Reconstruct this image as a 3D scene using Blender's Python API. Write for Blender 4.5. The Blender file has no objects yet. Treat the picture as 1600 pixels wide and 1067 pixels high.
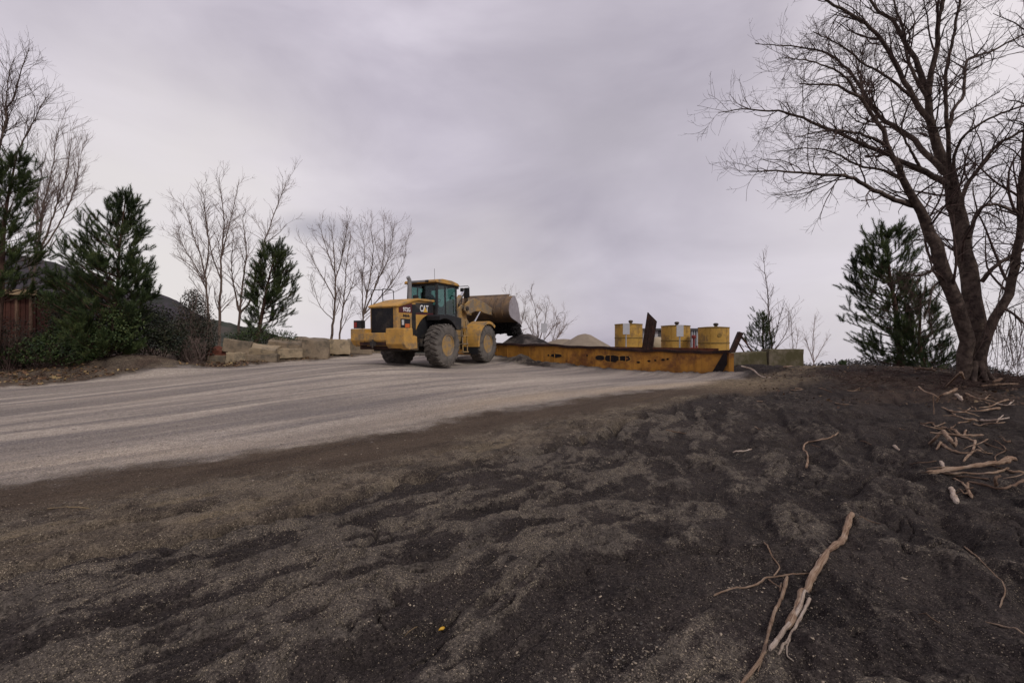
import bpy, bmesh, math, random
import numpy as np
from mathutils import Vector, Matrix

# ------------------------------------------------------------------ camera, sky, sun, exposure
scn = bpy.context.scene
COL = scn.collection
F = 711.0            # focal length in photo pixels (16 mm on a 36 mm wide sensor)
CAM_Z = 1.6
cam_d = bpy.data.cameras.new('camera'); cam_d.sensor_width = 36; cam_d.lens = 16.0
cam_d.clip_start = 0.05; cam_d.clip_end = 8000
cam = bpy.data.objects.new('camera', cam_d); COL.objects.link(cam)
cam.location = (0, 0, CAM_Z); cam.rotation_euler = (math.radians(90), 0, 0)
scn.camera = cam
scn.view_settings.view_transform = 'Standard'; scn.view_settings.look = 'None'
scn.view_settings.exposure = 0.0; scn.view_settings.gamma = 1.0
scn.cycles.max_bounces = 6; scn.cycles.transparent_max_bounces = 12
scn.cycles.diffuse_bounces = 3

SUN_EL, SUN_AZ = 40.0, 142.0     # azimuth clockwise from +Y (the view direction)
world = bpy.data.worlds.new('World'); scn.world = world; world.use_nodes = True
wn, wl = world.node_tree.nodes, world.node_tree.links
wn.clear()
def N(t, nodes=wn, **kw):
    n = nodes.new(t)
    for k, v in kw.items(): setattr(n, k, v)
    return n
def pdir(px, py):
    return Vector(((px-800)/F, 1.0, -(py-533.5)/F)).normalized()
out = N('ShaderNodeOutputWorld'); add = N('ShaderNodeMixShader')
bg1 = N('ShaderNodeBackground'); bg2 = N('ShaderNodeBackground')
sky = N('ShaderNodeTexSky', sky_type='NISHITA', sun_disc=False)
sky.sun_elevation = math.radians(SUN_EL); sky.sun_rotation = math.radians(SUN_AZ)
sky.air_density = 1.0; sky.dust_density = 1.5
wl.new(sky.outputs[0], bg1.inputs[0]); bg1.inputs[1].default_value = 0.05
tc = N('ShaderNodeTexCoord'); mp = N('ShaderNodeMapping')
mp.inputs['Scale'].default_value = (1.0, 1.0, 2.2); mp.inputs['Location'].default_value = (3.1, 0.4, 1.3)
wl.new(tc.outputs['Generated'], mp.inputs[0])
nz = N('ShaderNodeTexNoise'); nz.inputs['Scale'].default_value = 2.1; nz.inputs['Detail'].default_value = 8
nz.inputs['Roughness'].default_value = 0.52; nz.inputs['Distortion'].default_value = 0.4
wl.new(mp.outputs[0], nz.inputs['Vector'])
ramp = N('ShaderNodeValToRGB')
ramp.color_ramp.elements[0].position = 0.30; ramp.color_ramp.elements[0].color = (0.385, 0.35, 0.425, 1)
ramp.color_ramp.elements[1].position = 0.72; ramp.color_ramp.elements[1].color = (0.74, 0.685, 0.77, 1)
wl.new(nz.outputs['Fac'], ramp.inputs[0])
cur = ramp.outputs[0]
def blob(px, py, w, col, mode, amt, zs=1.0):
    """a soft patch of thinner or thicker cloud in that direction of the sky"""
    global cur
    d = pdir(px, py)
    nrm = N('ShaderNodeVectorMath', operation='NORMALIZE'); wl.new(tc.outputs['Generated'], nrm.inputs[0])
    sb = N('ShaderNodeVectorMath', operation='SUBTRACT'); sb.inputs[1].default_value = d; wl.new(nrm.outputs[0], sb.inputs[0])
    sc_ = N('ShaderNodeVectorMath', operation='MULTIPLY'); sc_.inputs[1].default_value = (1, 1, zs); wl.new(sb.outputs[0], sc_.inputs[0])
    vm = N('ShaderNodeVectorMath', operation='LENGTH'); wl.new(sc_.outputs[0], vm.inputs[0])
    mr = N('ShaderNodeMapRange', interpolation_type='SMOOTHSTEP')
    mr.inputs['From Min'].default_value = w; mr.inputs['From Max'].default_value = 0.0
    mr.inputs['To Max'].default_value = amt
    wl.new(vm.outputs['Value'], mr.inputs['Value'])
    n2 = N('ShaderNodeTexNoise'); n2.inputs['Scale'].default_value = 3.0; n2.inputs['Detail'].default_value = 4
    wl.new(mp.outputs[0], n2.inputs['Vector'])
    mm = N('ShaderNodeMath', operation='MULTIPLY_ADD'); mm.inputs[1].default_value = 1.6; mm.inputs[2].default_value = 0.2
    wl.new(n2.outputs['Fac'], mm.inputs[0])
    m3 = N('ShaderNodeMath', operation='MULTIPLY', use_clamp=True)
    wl.new(mr.outputs[0], m3.inputs[0]); wl.new(mm.outputs[0], m3.inputs[1])
    mx = N('ShaderNodeMix', data_type='RGBA', blend_type=mode)
    wl.new(m3.outputs[0], mx.inputs['Factor']); wl.new(cur, mx.inputs['A']); mx.inputs['B'].default_value = (*col, 1)
    cur = mx.outputs['Result']
blob(950, 240, 0.50, (0.44, 0.41, 0.46), 'MIX', 0.6)
blob(300, 430, 0.55, (0.75, 0.705, 0.695), 'MIX', 0.95)
blob(1560, 60, 0.45, (0.84, 0.78, 0.80), 'MIX', 0.8)
blob(1480, 470, 0.50, (0.70, 0.66, 0.68), 'MIX', 0.8)
blob(760, 470, 0.3, (0.66, 0.615, 0.61), 'MIX', 0.7)
blob(500, 357, 0.11, (0.40, 0.38, 0.43), 'MIX', .9, 2.8)
wl.new(cur, bg2.inputs[0]); bg2.inputs[1].default_value = 1.13
add.inputs[0].default_value = 0.9     # overcast: the clouds cover nine tenths of the clear sky
wl.new(bg1.outputs[0], add.inputs[1]); wl.new(bg2.outputs[0], add.inputs[2]); wl.new(add.outputs[0], out.inputs[0])

sd = bpy.data.lights.new('sun', 'SUN'); sd.energy = 1.5; sd.angle = math.radians(10); sd.color = (1.0, 0.95, 0.89)
sun = bpy.data.objects.new('sun', sd); COL.objects.link(sun)
az, el = math.radians(SUN_AZ), math.radians(SUN_EL)
sdir = Vector((math.sin(az)*math.cos(el), math.cos(az)*math.cos(el), math.sin(el)))
sun.rotation_euler = sdir.to_track_quat('Z', 'Y').to_euler()

# ------------------------------------------------------------------ small helpers
R = math.radians
def P(px, py, D):
    """the world point seen at photo pixel (px,py) at depth D metres in front of the camera"""
    return np.array([(px-800)/F*D, D, CAM_Z-(py-533.5)/F*D])

class MB:
    """collects shapes and links them as ONE mesh object"""
    def __init__(s): s.v = []; s.f = []; s.n = 0
    def add(s, v, f):
        v = np.asarray(v, float).reshape(-1, 3)
        s.v.append(v); n = s.n
        s.f.extend([tuple(int(i)+n for i in q) for q in f]); s.n += len(v)
        return s
    def box(s, c, d, rot=None):
        x, y, z = d[0]/2, d[1]/2, d[2]/2
        v = np.array([[-x,-y,-z],[x,-y,-z],[x,y,-z],[-x,y,-z],[-x,-y,z],[x,-y,z],[x,y,z],[-x,y,z]])
        if rot is not None: v = v @ np.array(rot.to_3x3()).T
        return s.add(v+np.array(c), [(0,3,2,1),(4,5,6,7),(0,1,5,4),(1,2,6,5),(2,3,7,6),(3,0,4,7)])
    def bar(s, a, b, w, h=None):
        """square bar from a to b"""
        a = Vector(a); b = Vector(b); d = b-a; h = h or w
        q = d.to_track_quat('Z', 'Y').to_matrix()
        return s.box((a+b)/2, (w, h, d.length), q)
    def prism(s, prof, y0, y1):
        """(x,z) outline drawn out from y0 to y1"""
        n = len(prof); v = [(x, y0, z) for x, z in prof]+[(x, y1, z) for x, z in prof]
        ar = sum(prof[i][0]*prof[(i+1)%n][1]-prof[(i+1)%n][0]*prof[i][1] for i in range(n))
        f = [tuple(range(n)), tuple(range(2*n-1, n-1, -1))]
        f += [((i+1)%n, i, i+n, (i+1)%n+n) for i in range(n)]
        if (ar > 0) != (y0 < y1): f = [t[::-1] for t in f]
        return s.add(v, f)
    def tube(s, pts, r, n=8, cap=True):
        pts = np.asarray(pts, float); m = len(pts)
        r = np.full(m, r) if np.isscalar(r) else np.asarray(r, float)
        t = np.gradient(pts, axis=0); t /= np.linalg.norm(t, axis=1)[:, None]+1e-9
        ref = np.array([0.13, 0.31, 0.94])
        if abs(t.mean(0) @ ref)/ (np.linalg.norm(t.mean(0))+1e-9) > 0.9: ref = np.array([0.9, 0.4, 0.1])
        a = np.cross(t, ref); a /= np.linalg.norm(a, axis=1)[:, None]+1e-9
        b = np.cross(t, a)
        ph = np.arange(n)*2*math.pi/n
        v = pts[:, None]+r[:, None, None]*(a[:, None]*np.cos(ph)[None, :, None]+b[:, None]*np.sin(ph)[None, :, None])
        f = [(i*n+j, i*n+(j+1)%n, (i+1)*n+(j+1)%n, (i+1)*n+j) for i in range(m-1) for j in range(n)]
        if cap: f += [tuple(range(n-1, -1, -1)), tuple((m-1)*n+j for j in range(n))]
        return s.add(v.reshape(-1, 3), f)
    def lathe(s, prof, n=32, mat=None, closed=False):
        """(r,h) profile turned about the local z axis; mat is a 4x4"""
        m = len(prof); ph = np.arange(n)*2*math.pi/n
        pr = np.asarray(prof, float)
        v = np.stack([pr[:, None, 0]*np.cos(ph), pr[:, None, 0]*np.sin(ph), np.repeat(pr[:, 1:2], n, 1)], -1).reshape(-1, 3)
        f = [(i*n+j, i*n+(j+1)%n, ((i+1)%m)*n+(j+1)%n, ((i+1)%m)*n+j) for i in range(m if closed else m-1) for j in range(n)]
        if not closed:
            if pr[0, 0] > 1e-6: f.append(tuple(range(n-1, -1, -1)))
            if pr[-1, 0] > 1e-6: f.append(tuple((m-1)*n+j for j in range(n)))
        if mat is not None: v = (np.c_[v, np.ones(len(v))] @ np.array(mat).T)[:, :3]
        return s.add(v, f)
    def cyl(s, a, b, r, n=16):
        return s.tube([a, b], r, n)
    def build(s, name, mat, parent=None, smooth=False, bevel=0, seg=2):
        me = bpy.data.meshes.new(name)
        v = np.concatenate(s.v) if s.v else np.zeros((0, 3))
        me.from_pydata(v.tolist(), [], s.f); me.update()
        if mat: me.materials.append(mat)
        o = bpy.data.objects.new(name, me); COL.objects.link(o)
        if parent: o.parent = parent
        if smooth:
            me.polygons.foreach_set('use_smooth', [True]*len(me.polygons))
            if smooth != 'all':
                try: me.set_sharp_from_angle(angle=R(40))
                except Exception: pass
        if bevel:
            b = o.modifiers.new('bevel', 'BEVEL'); b.width = bevel; b.segments = seg; b.limit_method = 'ANGLE'; b.angle_limit = R(35)
            b.harden_normals = False
        return o

def mesh_np(name, V, Fq, mat, parent=None, smooth=False):
    """link a mesh from numpy arrays; all faces with the same number of corners"""
    me = bpy.data.meshes.new(name)
    k = Fq.shape[1]; nf = len(Fq)
    me.vertices.add(len(V)); me.vertices.foreach_set('co', np.ascontiguousarray(V, np.float32).ravel())
    me.loops.add(nf*k); me.loops.foreach_set('vertex_index', np.ascontiguousarray(Fq, np.int32).ravel())
    me.polygons.add(nf); me.polygons.foreach_set('loop_start', np.arange(0, nf*k, k, dtype=np.int32))
    me.update(calc_edges=True); me.validate()
    if smooth: me.polygons.foreach_set('use_smooth', np.ones(nf, bool))
    if mat: me.materials.append(mat)
    o = bpy.data.objects.new(name, me); COL.objects.link(o)
    if parent: o.parent = parent
    return o
def empty(name, loc=(0,0,0), rz=0.0):
    o = bpy.data.objects.new(name, None); COL.objects.link(o); o.location = loc; o.rotation_euler = (0, 0, rz)
    o.empty_display_size = 0.3
    return o
def tag(o, label=None, cat=None, group=None, kind=None):
    if label: o['label'] = label
    if cat: o['category'] = cat
    if group: o['group'] = group
    if kind: o['kind'] = kind
    return o

# ------------------------------------------------------------------ materials
def mat(name, col, rough=0.8, metal=0.0, var=0.25, scale=3.0, bump=0.0, bscale=40.0, col2=None, amt2=0.5, scale2=1.5, spec=0.3):
    """base colour broken up by noise, an optional second colour in patches (dirt, rust, moss), a little bump"""
    m = bpy.data.materials.new(name); m.use_nodes = True
    nt = m.node_tree; nd = nt.nodes; L = nt.links
    b = nd['Principled BSDF']; b.inputs['Roughness'].default_value = rough; b.inputs['Metallic'].default_value = metal
    b.inputs['Specular IOR Level'].default_value = spec
    t = nd.new('ShaderNodeTexCoord')
    n1 = nd.new('ShaderNodeTexNoise'); n1.inputs['Scale'].default_value = scale; n1.inputs['Detail'].default_value = 6
    n1.inputs['Roughness'].default_value = 0.62
    L.new(t.outputs['Object'], n1.inputs['Vector'])
    r1 = nd.new('ShaderNodeValToRGB'); c = np.array(col)
    r1.color_ramp.elements[0].position = 0.28; r1.color_ramp.elements[0].color = (*(c*(1-var)), 1)
    r1.color_ramp.elements[1].position = 0.72; r1.color_ramp.elements[1].color = (*np.minimum(c*(1+var), 0.95), 1)
    L.new(n1.outputs['Fac'], r1.inputs[0]); o = r1.outputs[0]
    if col2 is not None:
        n2 = nd.new('ShaderNodeTexNoise'); n2.inputs['Scale'].default_value = scale2; n2.inputs['Detail'].default_value = 8
        n2.inputs['Roughness'].default_value = 0.68
        L.new(t.outputs['Object'], n2.inputs['Vector'])
        r2 = nd.new('ShaderNodeMapRange'); r2.inputs['From Min'].default_value = 0.62-0.3*amt2; r2.inputs['From Max'].default_value = 0.74-0.25*amt2
        L.new(n2.outputs['Fac'], r2.inputs['Value'])
        mx = nd.new('ShaderNodeMix'); mx.data_type = 'RGBA'; mx.inputs['B'].default_value = (*col2, 1)
        L.new(r2.outputs[0], mx.inputs['Factor']); L.new(o, mx.inputs['A']); o = mx.outputs['Result']
    L.new(o, b.inputs['Base Color'])
    if bump:
        nb = nd.new('ShaderNodeTexNoise'); nb.inputs['Scale'].default_value = bscale; nb.inputs['Detail'].default_value = 5
        L.new(t.outputs['Object'], nb.inputs['Vector'])
        bp = nd.new('ShaderNodeBump'); bp.inputs['Strength'].default_value = bump; bp.inputs['Distance'].default_value = 0.02
        L.new(nb.outputs['Fac'], bp.inputs['Height']); L.new(bp.outputs[0], b.inputs['Normal'])
    return m

M = {}
M['yellow'] = mat('loader_yellow', (0.47, 0.26, 0.06), 0.62, var=0.15, scale=2.5, col2=(0.22, 0.155, 0.085), amt2=0.5, scale2=2.2, bump=0.05)
M['yellow_dusty'] = mat('dusty_yellow', (0.36, 0.22, 0.07), 0.75, var=0.2, scale=4, col2=(0.20, 0.16, 0.115), amt2=0.7, scale2=2.5, bump=0.1)
M['black'] = mat('black_paint', (0.016, 0.016, 0.017), 0.6, var=0.3, scale=5, col2=(0.06, 0.05, 0.04), amt2=0.25)
M['dark'] = mat('dark_greasy_steel', (0.035, 0.03, 0.026), 0.7, var=0.4, scale=6, col2=(0.10, 0.075, 0.05), amt2=0.5, bump=0.2)
M['rubber'] = mat('dusty_rubber', (0.08, 0.072, 0.064), 0.95, var=0.25, scale=5, col2=(0.135, 0.12, 0.105), amt2=0.7, scale2=3, bump=0.3, bscale=25, spec=0.1)
M['seat'] = mat('seat_cloth', (0.03, 0.03, 0.032), 0.9)
M['bucket'] = mat('worn_bucket_steel', (0.185, 0.118, 0.062), 0.8, metal=0.0, var=0.35, scale=3, col2=(0.11, 0.08, 0.058), amt2=0.7, scale2=2.4, bump=0.25, bscale=14)
M['bucket_edge'] = mat('scoured_steel', (0.33, 0.30, 0.31), 0.55, metal=0.3, var=0.2, scale=4, col2=(0.2, 0.15, 0.12), amt2=0.3)
M['chrome'] = mat('polished_rod', (0.6, 0.6, 0.6), 0.25, metal=1.0, var=0.05)
M['grey_plastic'] = mat('grey_plastic', (0.22, 0.22, 0.22), 0.6)
M['white_decal'] = mat('white_lettering', (0.75, 0.74, 0.72), 0.6, var=0.08)
M['yellow_decal'] = mat('yellow_lettering', (0.62, 0.36, 0.04), 0.6, var=0.08)
M['red_decal'] = mat('dark_red_band', (0.075, 0.014, 0.017), 0.6, var=0.2)
M['lamp_orange'] = mat('orange_lens', (0.55, 0.12, 0.02), 0.3, var=0.1)
M['lamp_red'] = mat('red_lens', (0.25, 0.03, 0.02), 0.3, var=0.1)
M['lamp_white'] = mat('clear_lens', (0.5, 0.5, 0.48), 0.3, var=0.1)
M['barge'] = mat('barge_yellow', (0.42, 0.195, 0.03), 0.72, var=0.22, scale=1.5, col2=(0.18, 0.072, 0.022), amt2=0.5, scale2=1.3, bump=0.15, bscale=12)
M['rust'] = mat('rust', (0.028, 0.014, 0.011), 0.95, var=0.45, scale=5, col2=(0.06, 0.025, 0.016), amt2=0.4, scale2=4, bump=0.3)
M['rust_red'] = mat('red_brown_rust', (0.12, 0.04, 0.02), 0.95, var=0.4, scale=4, col2=(0.045, 0.02, 0.014), amt2=0.5, scale2=3, bump=0.3)
M['tank'] = mat('tank_yellow', (0.43, 0.25, 0.05), 0.7, var=0.16, scale=1.0, col2=(0.24, 0.145, 0.05), amt2=0.5, scale2=1.4)
M['tank_band'] = mat('tank_band', (0.19, 0.12, 0.03), 0.8, var=0.3, scale=6)
M['tank_seam'] = mat('tank_seam', (0.36, 0.205, 0.035), 0.7, var=0.2)
M['galv'] = mat('galvanised_steel', (0.40, 0.40, 0.40), 0.55, metal=0.4, var=0.1)
M['sign_back'] = mat('grey_sign_sheet', (0.46, 0.46, 0.47), 0.6, var=0.06)
M['concrete'] = mat('old_concrete', (0.25, 0.195, 0.135), 0.95, var=0.25, scale=3, col2=(0.12, 0.10, 0.075), amt2=0.55, scale2=1.6, bump=0.4, bscale=14, spec=0.1)
M['concrete_pale'] = mat('pale_concrete', (0.35, 0.275, 0.18), 0.95, var=0.2, scale=3, col2=(0.17, 0.14, 0.10), amt2=0.45, scale2=1.8, bump=0.4, bscale=14, spec=0.1)
M['concrete_moss'] = mat('mossy_concrete', (0.16, 0.135, 0.095), 0.95, var=0.3, scale=3, col2=(0.085, 0.075, 0.04), amt2=0.7, scale2=2.0, bump=0.4, bscale=14, spec=0.1)
M['red_rock'] = mat('red_masonry', (0.17, 0.065, 0.045), 0.95, var=0.35, scale=6, bump=0.6, bscale=20, spec=0.1)
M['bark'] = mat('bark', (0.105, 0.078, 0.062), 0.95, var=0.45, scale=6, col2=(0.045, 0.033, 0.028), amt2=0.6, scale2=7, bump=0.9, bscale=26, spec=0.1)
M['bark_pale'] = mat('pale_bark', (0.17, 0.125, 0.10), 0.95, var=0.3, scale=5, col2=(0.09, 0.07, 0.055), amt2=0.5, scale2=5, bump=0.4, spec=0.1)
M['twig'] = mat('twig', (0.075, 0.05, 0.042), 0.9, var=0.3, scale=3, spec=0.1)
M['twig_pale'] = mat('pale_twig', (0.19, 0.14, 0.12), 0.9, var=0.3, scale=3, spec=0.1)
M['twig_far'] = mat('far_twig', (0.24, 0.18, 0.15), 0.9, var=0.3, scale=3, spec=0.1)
M['pine_bark'] = mat('pine_bark', (0.09, 0.055, 0.042), 0.95, var=0.4, scale=6, bump=0.8, bscale=20, spec=0.1)
M['wood'] = mat('bleached_driftwood', (0.34, 0.245, 0.175), 0.9, var=0.4, scale=14, col2=(0.17, 0.10, 0.065), amt2=0.55, scale2=7, bump=0.5, bscale=40, spec=0.15)
M['wood_pale'] = mat('barkless_wood', (0.50, 0.41, 0.33), 0.85, var=0.2, scale=12, col2=(0.27, 0.17, 0.11), amt2=0.4, scale2=9, bump=0.4, bscale=40, spec=0.15)
M['wood_dark'] = mat('weathered_branch', (0.17, 0.105, 0.07), 0.9, var=0.35, scale=9, bump=0.5, bscale=40, spec=0.15)
M['plank'] = mat('red_brown_plank', (0.075, 0.029, 0.020), 0.9, var=0.35, scale=4)
M['fascia'] = mat('pale_fascia', (0.36, 0.26, 0.15), 0.85, var=0.25, scale=5)
M['roofing'] = mat('dark_roofing', (0.05, 0.048, 0.046), 0.9)
M['bldg'] = mat('pale_render', (0.42, 0.40, 0.39), 0.85, var=0.1, col2=(0.25, 0.22, 0.2), amt2=0.2)
M['bldg_dark'] = mat('grey_cladding', (0.085, 0.08, 0.08), 0.7, var=0.2)
M['beige'] = mat('beige_plastic', (0.40, 0.33, 0.22), 0.7, var=0.1)
M['red_paint'] = mat('red_paint', (0.20, 0.03, 0.025), 0.6, var=0.2)
M['heap'] = mat('grey_gravel_heap', (0.13, 0.11, 0.098), 0.95, var=0.3, scale=3, col2=(0.03, 0.026, 0.025), amt2=0.6, scale2=1.1, bump=0.6, bscale=18, spec=0.1)
M['heap_tan'] = mat('tan_gravel_heap', (0.24, 0.195, 0.145), 0.95, var=0.15, scale=2, bump=0.6, bscale=14, spec=0.1)
M['sand_black'] = mat('wet_black_sand', (0.024, 0.021, 0.021), 0.9, var=0.4, scale=9, bump=0.9, bscale=30, spec=0.15)
M['skin'] = mat('skin', (0.38, 0.2, 0.14), 0.6, var=0.08)
M['jacket'] = mat('dark_jacket', (0.03, 0.032, 0.04), 0.9)
M['hair'] = mat('dark_hair', (0.02, 0.015, 0.012), 0.8)
def grainmat(name, a, b, c):
    """wood with streaks along the stick (attribute 'grain': around, around, along)"""
    m = bpy.data.materials.new(name); m.use_nodes = True; nt = m.node_tree; nd = nt.nodes; L = nt.links
    bs = nd['Principled BSDF']; bs.inputs['Roughness'].default_value = 0.9; bs.inputs['Specular IOR Level'].default_value = 0.12
    at = nd.new('ShaderNodeAttribute'); at.attribute_name = 'grain'
    n1 = nd.new('ShaderNodeTexNoise'); n1.inputs['Scale'].default_value = 3.2; n1.inputs['Detail'].default_value = 8; n1.inputs['Roughness'].default_value = .7
    L.new(at.outputs['Vector'], n1.inputs['Vector'])
    t = nd.new('ShaderNodeTexCoord'); n2 = nd.new('ShaderNodeTexNoise'); n2.inputs['Scale'].default_value = 7; n2.inputs['Detail'].default_value = 5; L.new(t.outputs['Object'], n2.inputs['Vector'])
    ad = nd.new('ShaderNodeMath'); ad.operation = 'MULTIPLY_ADD'; ad.inputs[1].default_value = .65; L.new(n1.outputs['Fac'], ad.inputs[0])
    m2 = nd.new('ShaderNodeMath'); m2.operation = 'MULTIPLY'; m2.inputs[1].default_value = .4; L.new(n2.outputs['Fac'], m2.inputs[0]); L.new(m2.outputs[0], ad.inputs[2])
    r = nd.new('ShaderNodeValToRGB'); e = r.color_ramp.elements; e[0].position = .40; e[0].color = (*a, 1); e[1].position = .66; e[1].color = (*c, 1); k = e.new(.52); k.color = (*b, 1)
    L.new(ad.outputs[0], r.inputs[0]); L.new(r.outputs[0], bs.inputs['Base Color'])
    bp = nd.new('ShaderNodeBump'); bp.inputs['Strength'].default_value = 1; bp.inputs['Distance'].default_value = .012; L.new(n1.outputs['Fac'], bp.inputs['Height']); L.new(bp.outputs[0], bs.inputs['Normal'])
    return m
M['wood'] = grainmat('bleached_driftwood', (0.095, 0.055, 0.036), (0.27, 0.18, 0.12), (0.44, 0.34, 0.255))
M['wood_pale'] = grainmat('barkless_wood', (0.20, 0.135, 0.095), (0.42, 0.33, 0.26), (0.60, 0.52, 0.44))
M['stick_dark'] = grainmat('weathered_branch', (0.06, 0.038, 0.027), (0.15, 0.095, 0.065), (0.27, 0.19, 0.135))
def leafmat(name, a, b, c, sc=1.2, trans=0.25):
    """leaves: light and dark clumps by position, each leaf a little different"""
    m = bpy.data.materials.new(name); m.use_nodes = True; nt = m.node_tree; nd = nt.nodes; L = nt.links
    bs = nd['Principled BSDF']; bs.inputs['Roughness'].default_value = 0.6; bs.inputs['Specular IOR Level'].default_value = 0.25
    g = nd.new('ShaderNodeNewGeometry'); t = nd.new('ShaderNodeTexCoord')
    n1 = nd.new('ShaderNodeTexNoise'); n1.inputs['Scale'].default_value = sc; n1.inputs['Detail'].default_value = 4
    L.new(t.outputs['Object'], n1.inputs['Vector'])
    mx0 = nd.new('ShaderNodeMath'); mx0.operation = 'MULTIPLY_ADD'; mx0.inputs[1].default_value = 0.5; L.new(g.outputs['Random Per Island'], mx0.inputs[0])
    sc2 = nd.new('ShaderNodeMath'); sc2.operation = 'MULTIPLY_ADD'; sc2.inputs[1].default_value = 1.3; sc2.inputs[2].default_value = -0.4
    L.new(n1.outputs['Fac'], sc2.inputs[0]); L.new(sc2.outputs[0], mx0.inputs[2])
    r = nd.new('ShaderNodeValToRGB'); e = r.color_ramp.elements
    e[0].position = 0.15; e[0].color = (*a, 1); e[1].position = 0.85; e[1].color = (*c, 1); k = e.new(0.5); k.color = (*b, 1)
    L.new(mx0.outputs[0], r.inputs[0]); L.new(r.outputs[0], bs.inputs['Base Color'])
    return m
M['needle'] = leafmat('pine_needles', (0.020, 0.031, 0.010), (0.048, 0.072, 0.021), (0.105, 0.132, 0.040))
M['needle_olive'] = leafmat('olive_pine_needles', (0.016, 0.027, 0.010), (0.042, 0.068, 0.022), (0.105, 0.125, 0.04))
M['leaf_dark'] = leafmat('dark_leaves', (0.006, 0.010, 0.006), (0.018, 0.025, 0.012), (0.06, 0.062, 0.03), 1.6)
M['leaf_ivy'] = leafmat('ivy_leaves', (0.014, 0.014, 0.010), (0.03, 0.033, 0.02), (0.06, 0.052, 0.034), 1.6)
M['leaf_green'] = leafmat('low_green_leaves', (0.012, 0.022, 0.008), (0.03, 0.05, 0.015), (0.07, 0.095, 0.025), 2.0)
M['leaf_far'] = leafmat('far_wood', (0.025, 0.022, 0.02), (0.045, 0.042, 0.036), (0.075, 0.06, 0.05), 0.3)
M['litter'] = leafmat('dead_leaves', (0.09, 0.05, 0.03), (0.18, 0.10, 0.055), (0.40, 0.30, 0.13), 2.0)
M['litter_dark'] = leafmat('old_dead_leaves', (0.045, 0.026, 0.018), (0.085, 0.05, 0.032), (0.19, 0.13, 0.07), 2.0)
M['grass_dry'] = leafmat('dry_grass', (0.08, 0.055, 0.035), (0.15, 0.105, 0.06), (0.24, 0.18, 0.10), 2.0)
M['pebble'] = leafmat('pebbles', (0.05, 0.044, 0.040), (0.13, 0.108, 0.085), (0.36, 0.29, 0.21), 2.0)
def glassmat():
    m = bpy.data.materials.new('tinted_glass'); m.use_nodes = True; nt = m.node_tree; nd = nt.nodes; L = nt.links
    nd.remove(nd['Principled BSDF'])
    tr = nd.new('ShaderNodeBsdfTransparent'); tr.inputs[0].default_value = (0.50, 0.64, 0.615, 1)
    gl = nd.new('ShaderNodeBsdfGlossy'); gl.inputs['Roughness'].default_value = 0.08; gl.inputs[0].default_value = (0.8, 0.85, 0.85, 1)
    lw = nd.new('ShaderNodeLayerWeight'); lw.inputs[0].default_value = 0.25
    fr = nd.new('ShaderNodeMath'); fr.operation = 'MULTIPLY_ADD'; fr.inputs[1].default_value = 0.22; fr.inputs[2].default_value = 0.02; L.new(lw.outputs['Facing'], fr.inputs[0])
    mx = nd.new('ShaderNodeMixShader'); L.new(fr.outputs[0], mx.inputs[0]); L.new(tr.outputs[0], mx.inputs[1]); L.new(gl.outputs[0], mx.inputs[2])
    L.new(mx.outputs[0], nd['Material Output'].inputs[0]); return m
M['glass'] = glassmat()

# ------------------------------------------------------------------ the ground
def _hash(ix, iy, seed):
    h = (ix.astype(np.int64)*374761393 + iy.astype(np.int64)*668265263 + seed*974634777) & 0x7fffffff
    h = ((h ^ (h >> 13))*1274126177) & 0x7fffffff
    h = (h ^ (h >> 16)) & 0xffff
    return h/65535.0
def vnoise(x, y, seed=0):
    x = np.asarray(x, float); y = np.asarray(y, float)
    ix = np.floor(x); iy = np.floor(y); fx = x-ix; fy = y-iy
    fx = fx*fx*fx*(fx*(fx*6-15)+10); fy = fy*fy*fy*(fy*(fy*6-15)+10)
    a = _hash(ix, iy, seed); b = _hash(ix+1, iy, seed); c = _hash(ix, iy+1, seed); d = _hash(ix+1, iy+1, seed)
    return (a*(1-fx)+b*fx)*(1-fy)+(c*(1-fx)+d*fx)*fy
def fbm(x, y, seed=0, oct=4, gain=0.5):
    s = 0; a = 1; t = 0
    for o in range(oct):
        s = s+a*vnoise(x*2**o+o*17.3, y*2**o-o*9.1, seed+o); t += a; a *= gain
    return s/t
def sstep(a, b, x):
    t = np.clip((x-a)/(b-a), 0, 1); return t*t*(3-2*t)

UD = np.array([0.722, 0.692]); VD = np.array([-0.692, 0.722])    # along and across the haul road
def uv_of(x, y): return x*UD[0]+y*UD[1], x*VD[0]+y*VD[1]
# barge front wall, left to right: (X, Y, rim z)
BW = [(-3.4, 25.39, 1.55), (-1.0, 23.5, 1.52), (1.652, 21.41, 1.477), (3.895, 19.65, 1.368), (5.5, 18.38, 1.277), (7.9, 16.5, 1.263)]
def barge_side(x, y):
    """distance behind the front wall of the barge"""
    d = np.array([8.9, -7.0]); d = d/np.linalg.norm(d); n = np.array([-d[1], d[0]])
    return (x+1.0)*n[0]+(y-23.5)*n[1]
def barge_along(x, y):
    d = np.array([8.9, -7.0]); d = d/np.linalg.norm(d)
    return (x+1.0)*d[0]+(y-23.5)*d[1]

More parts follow.
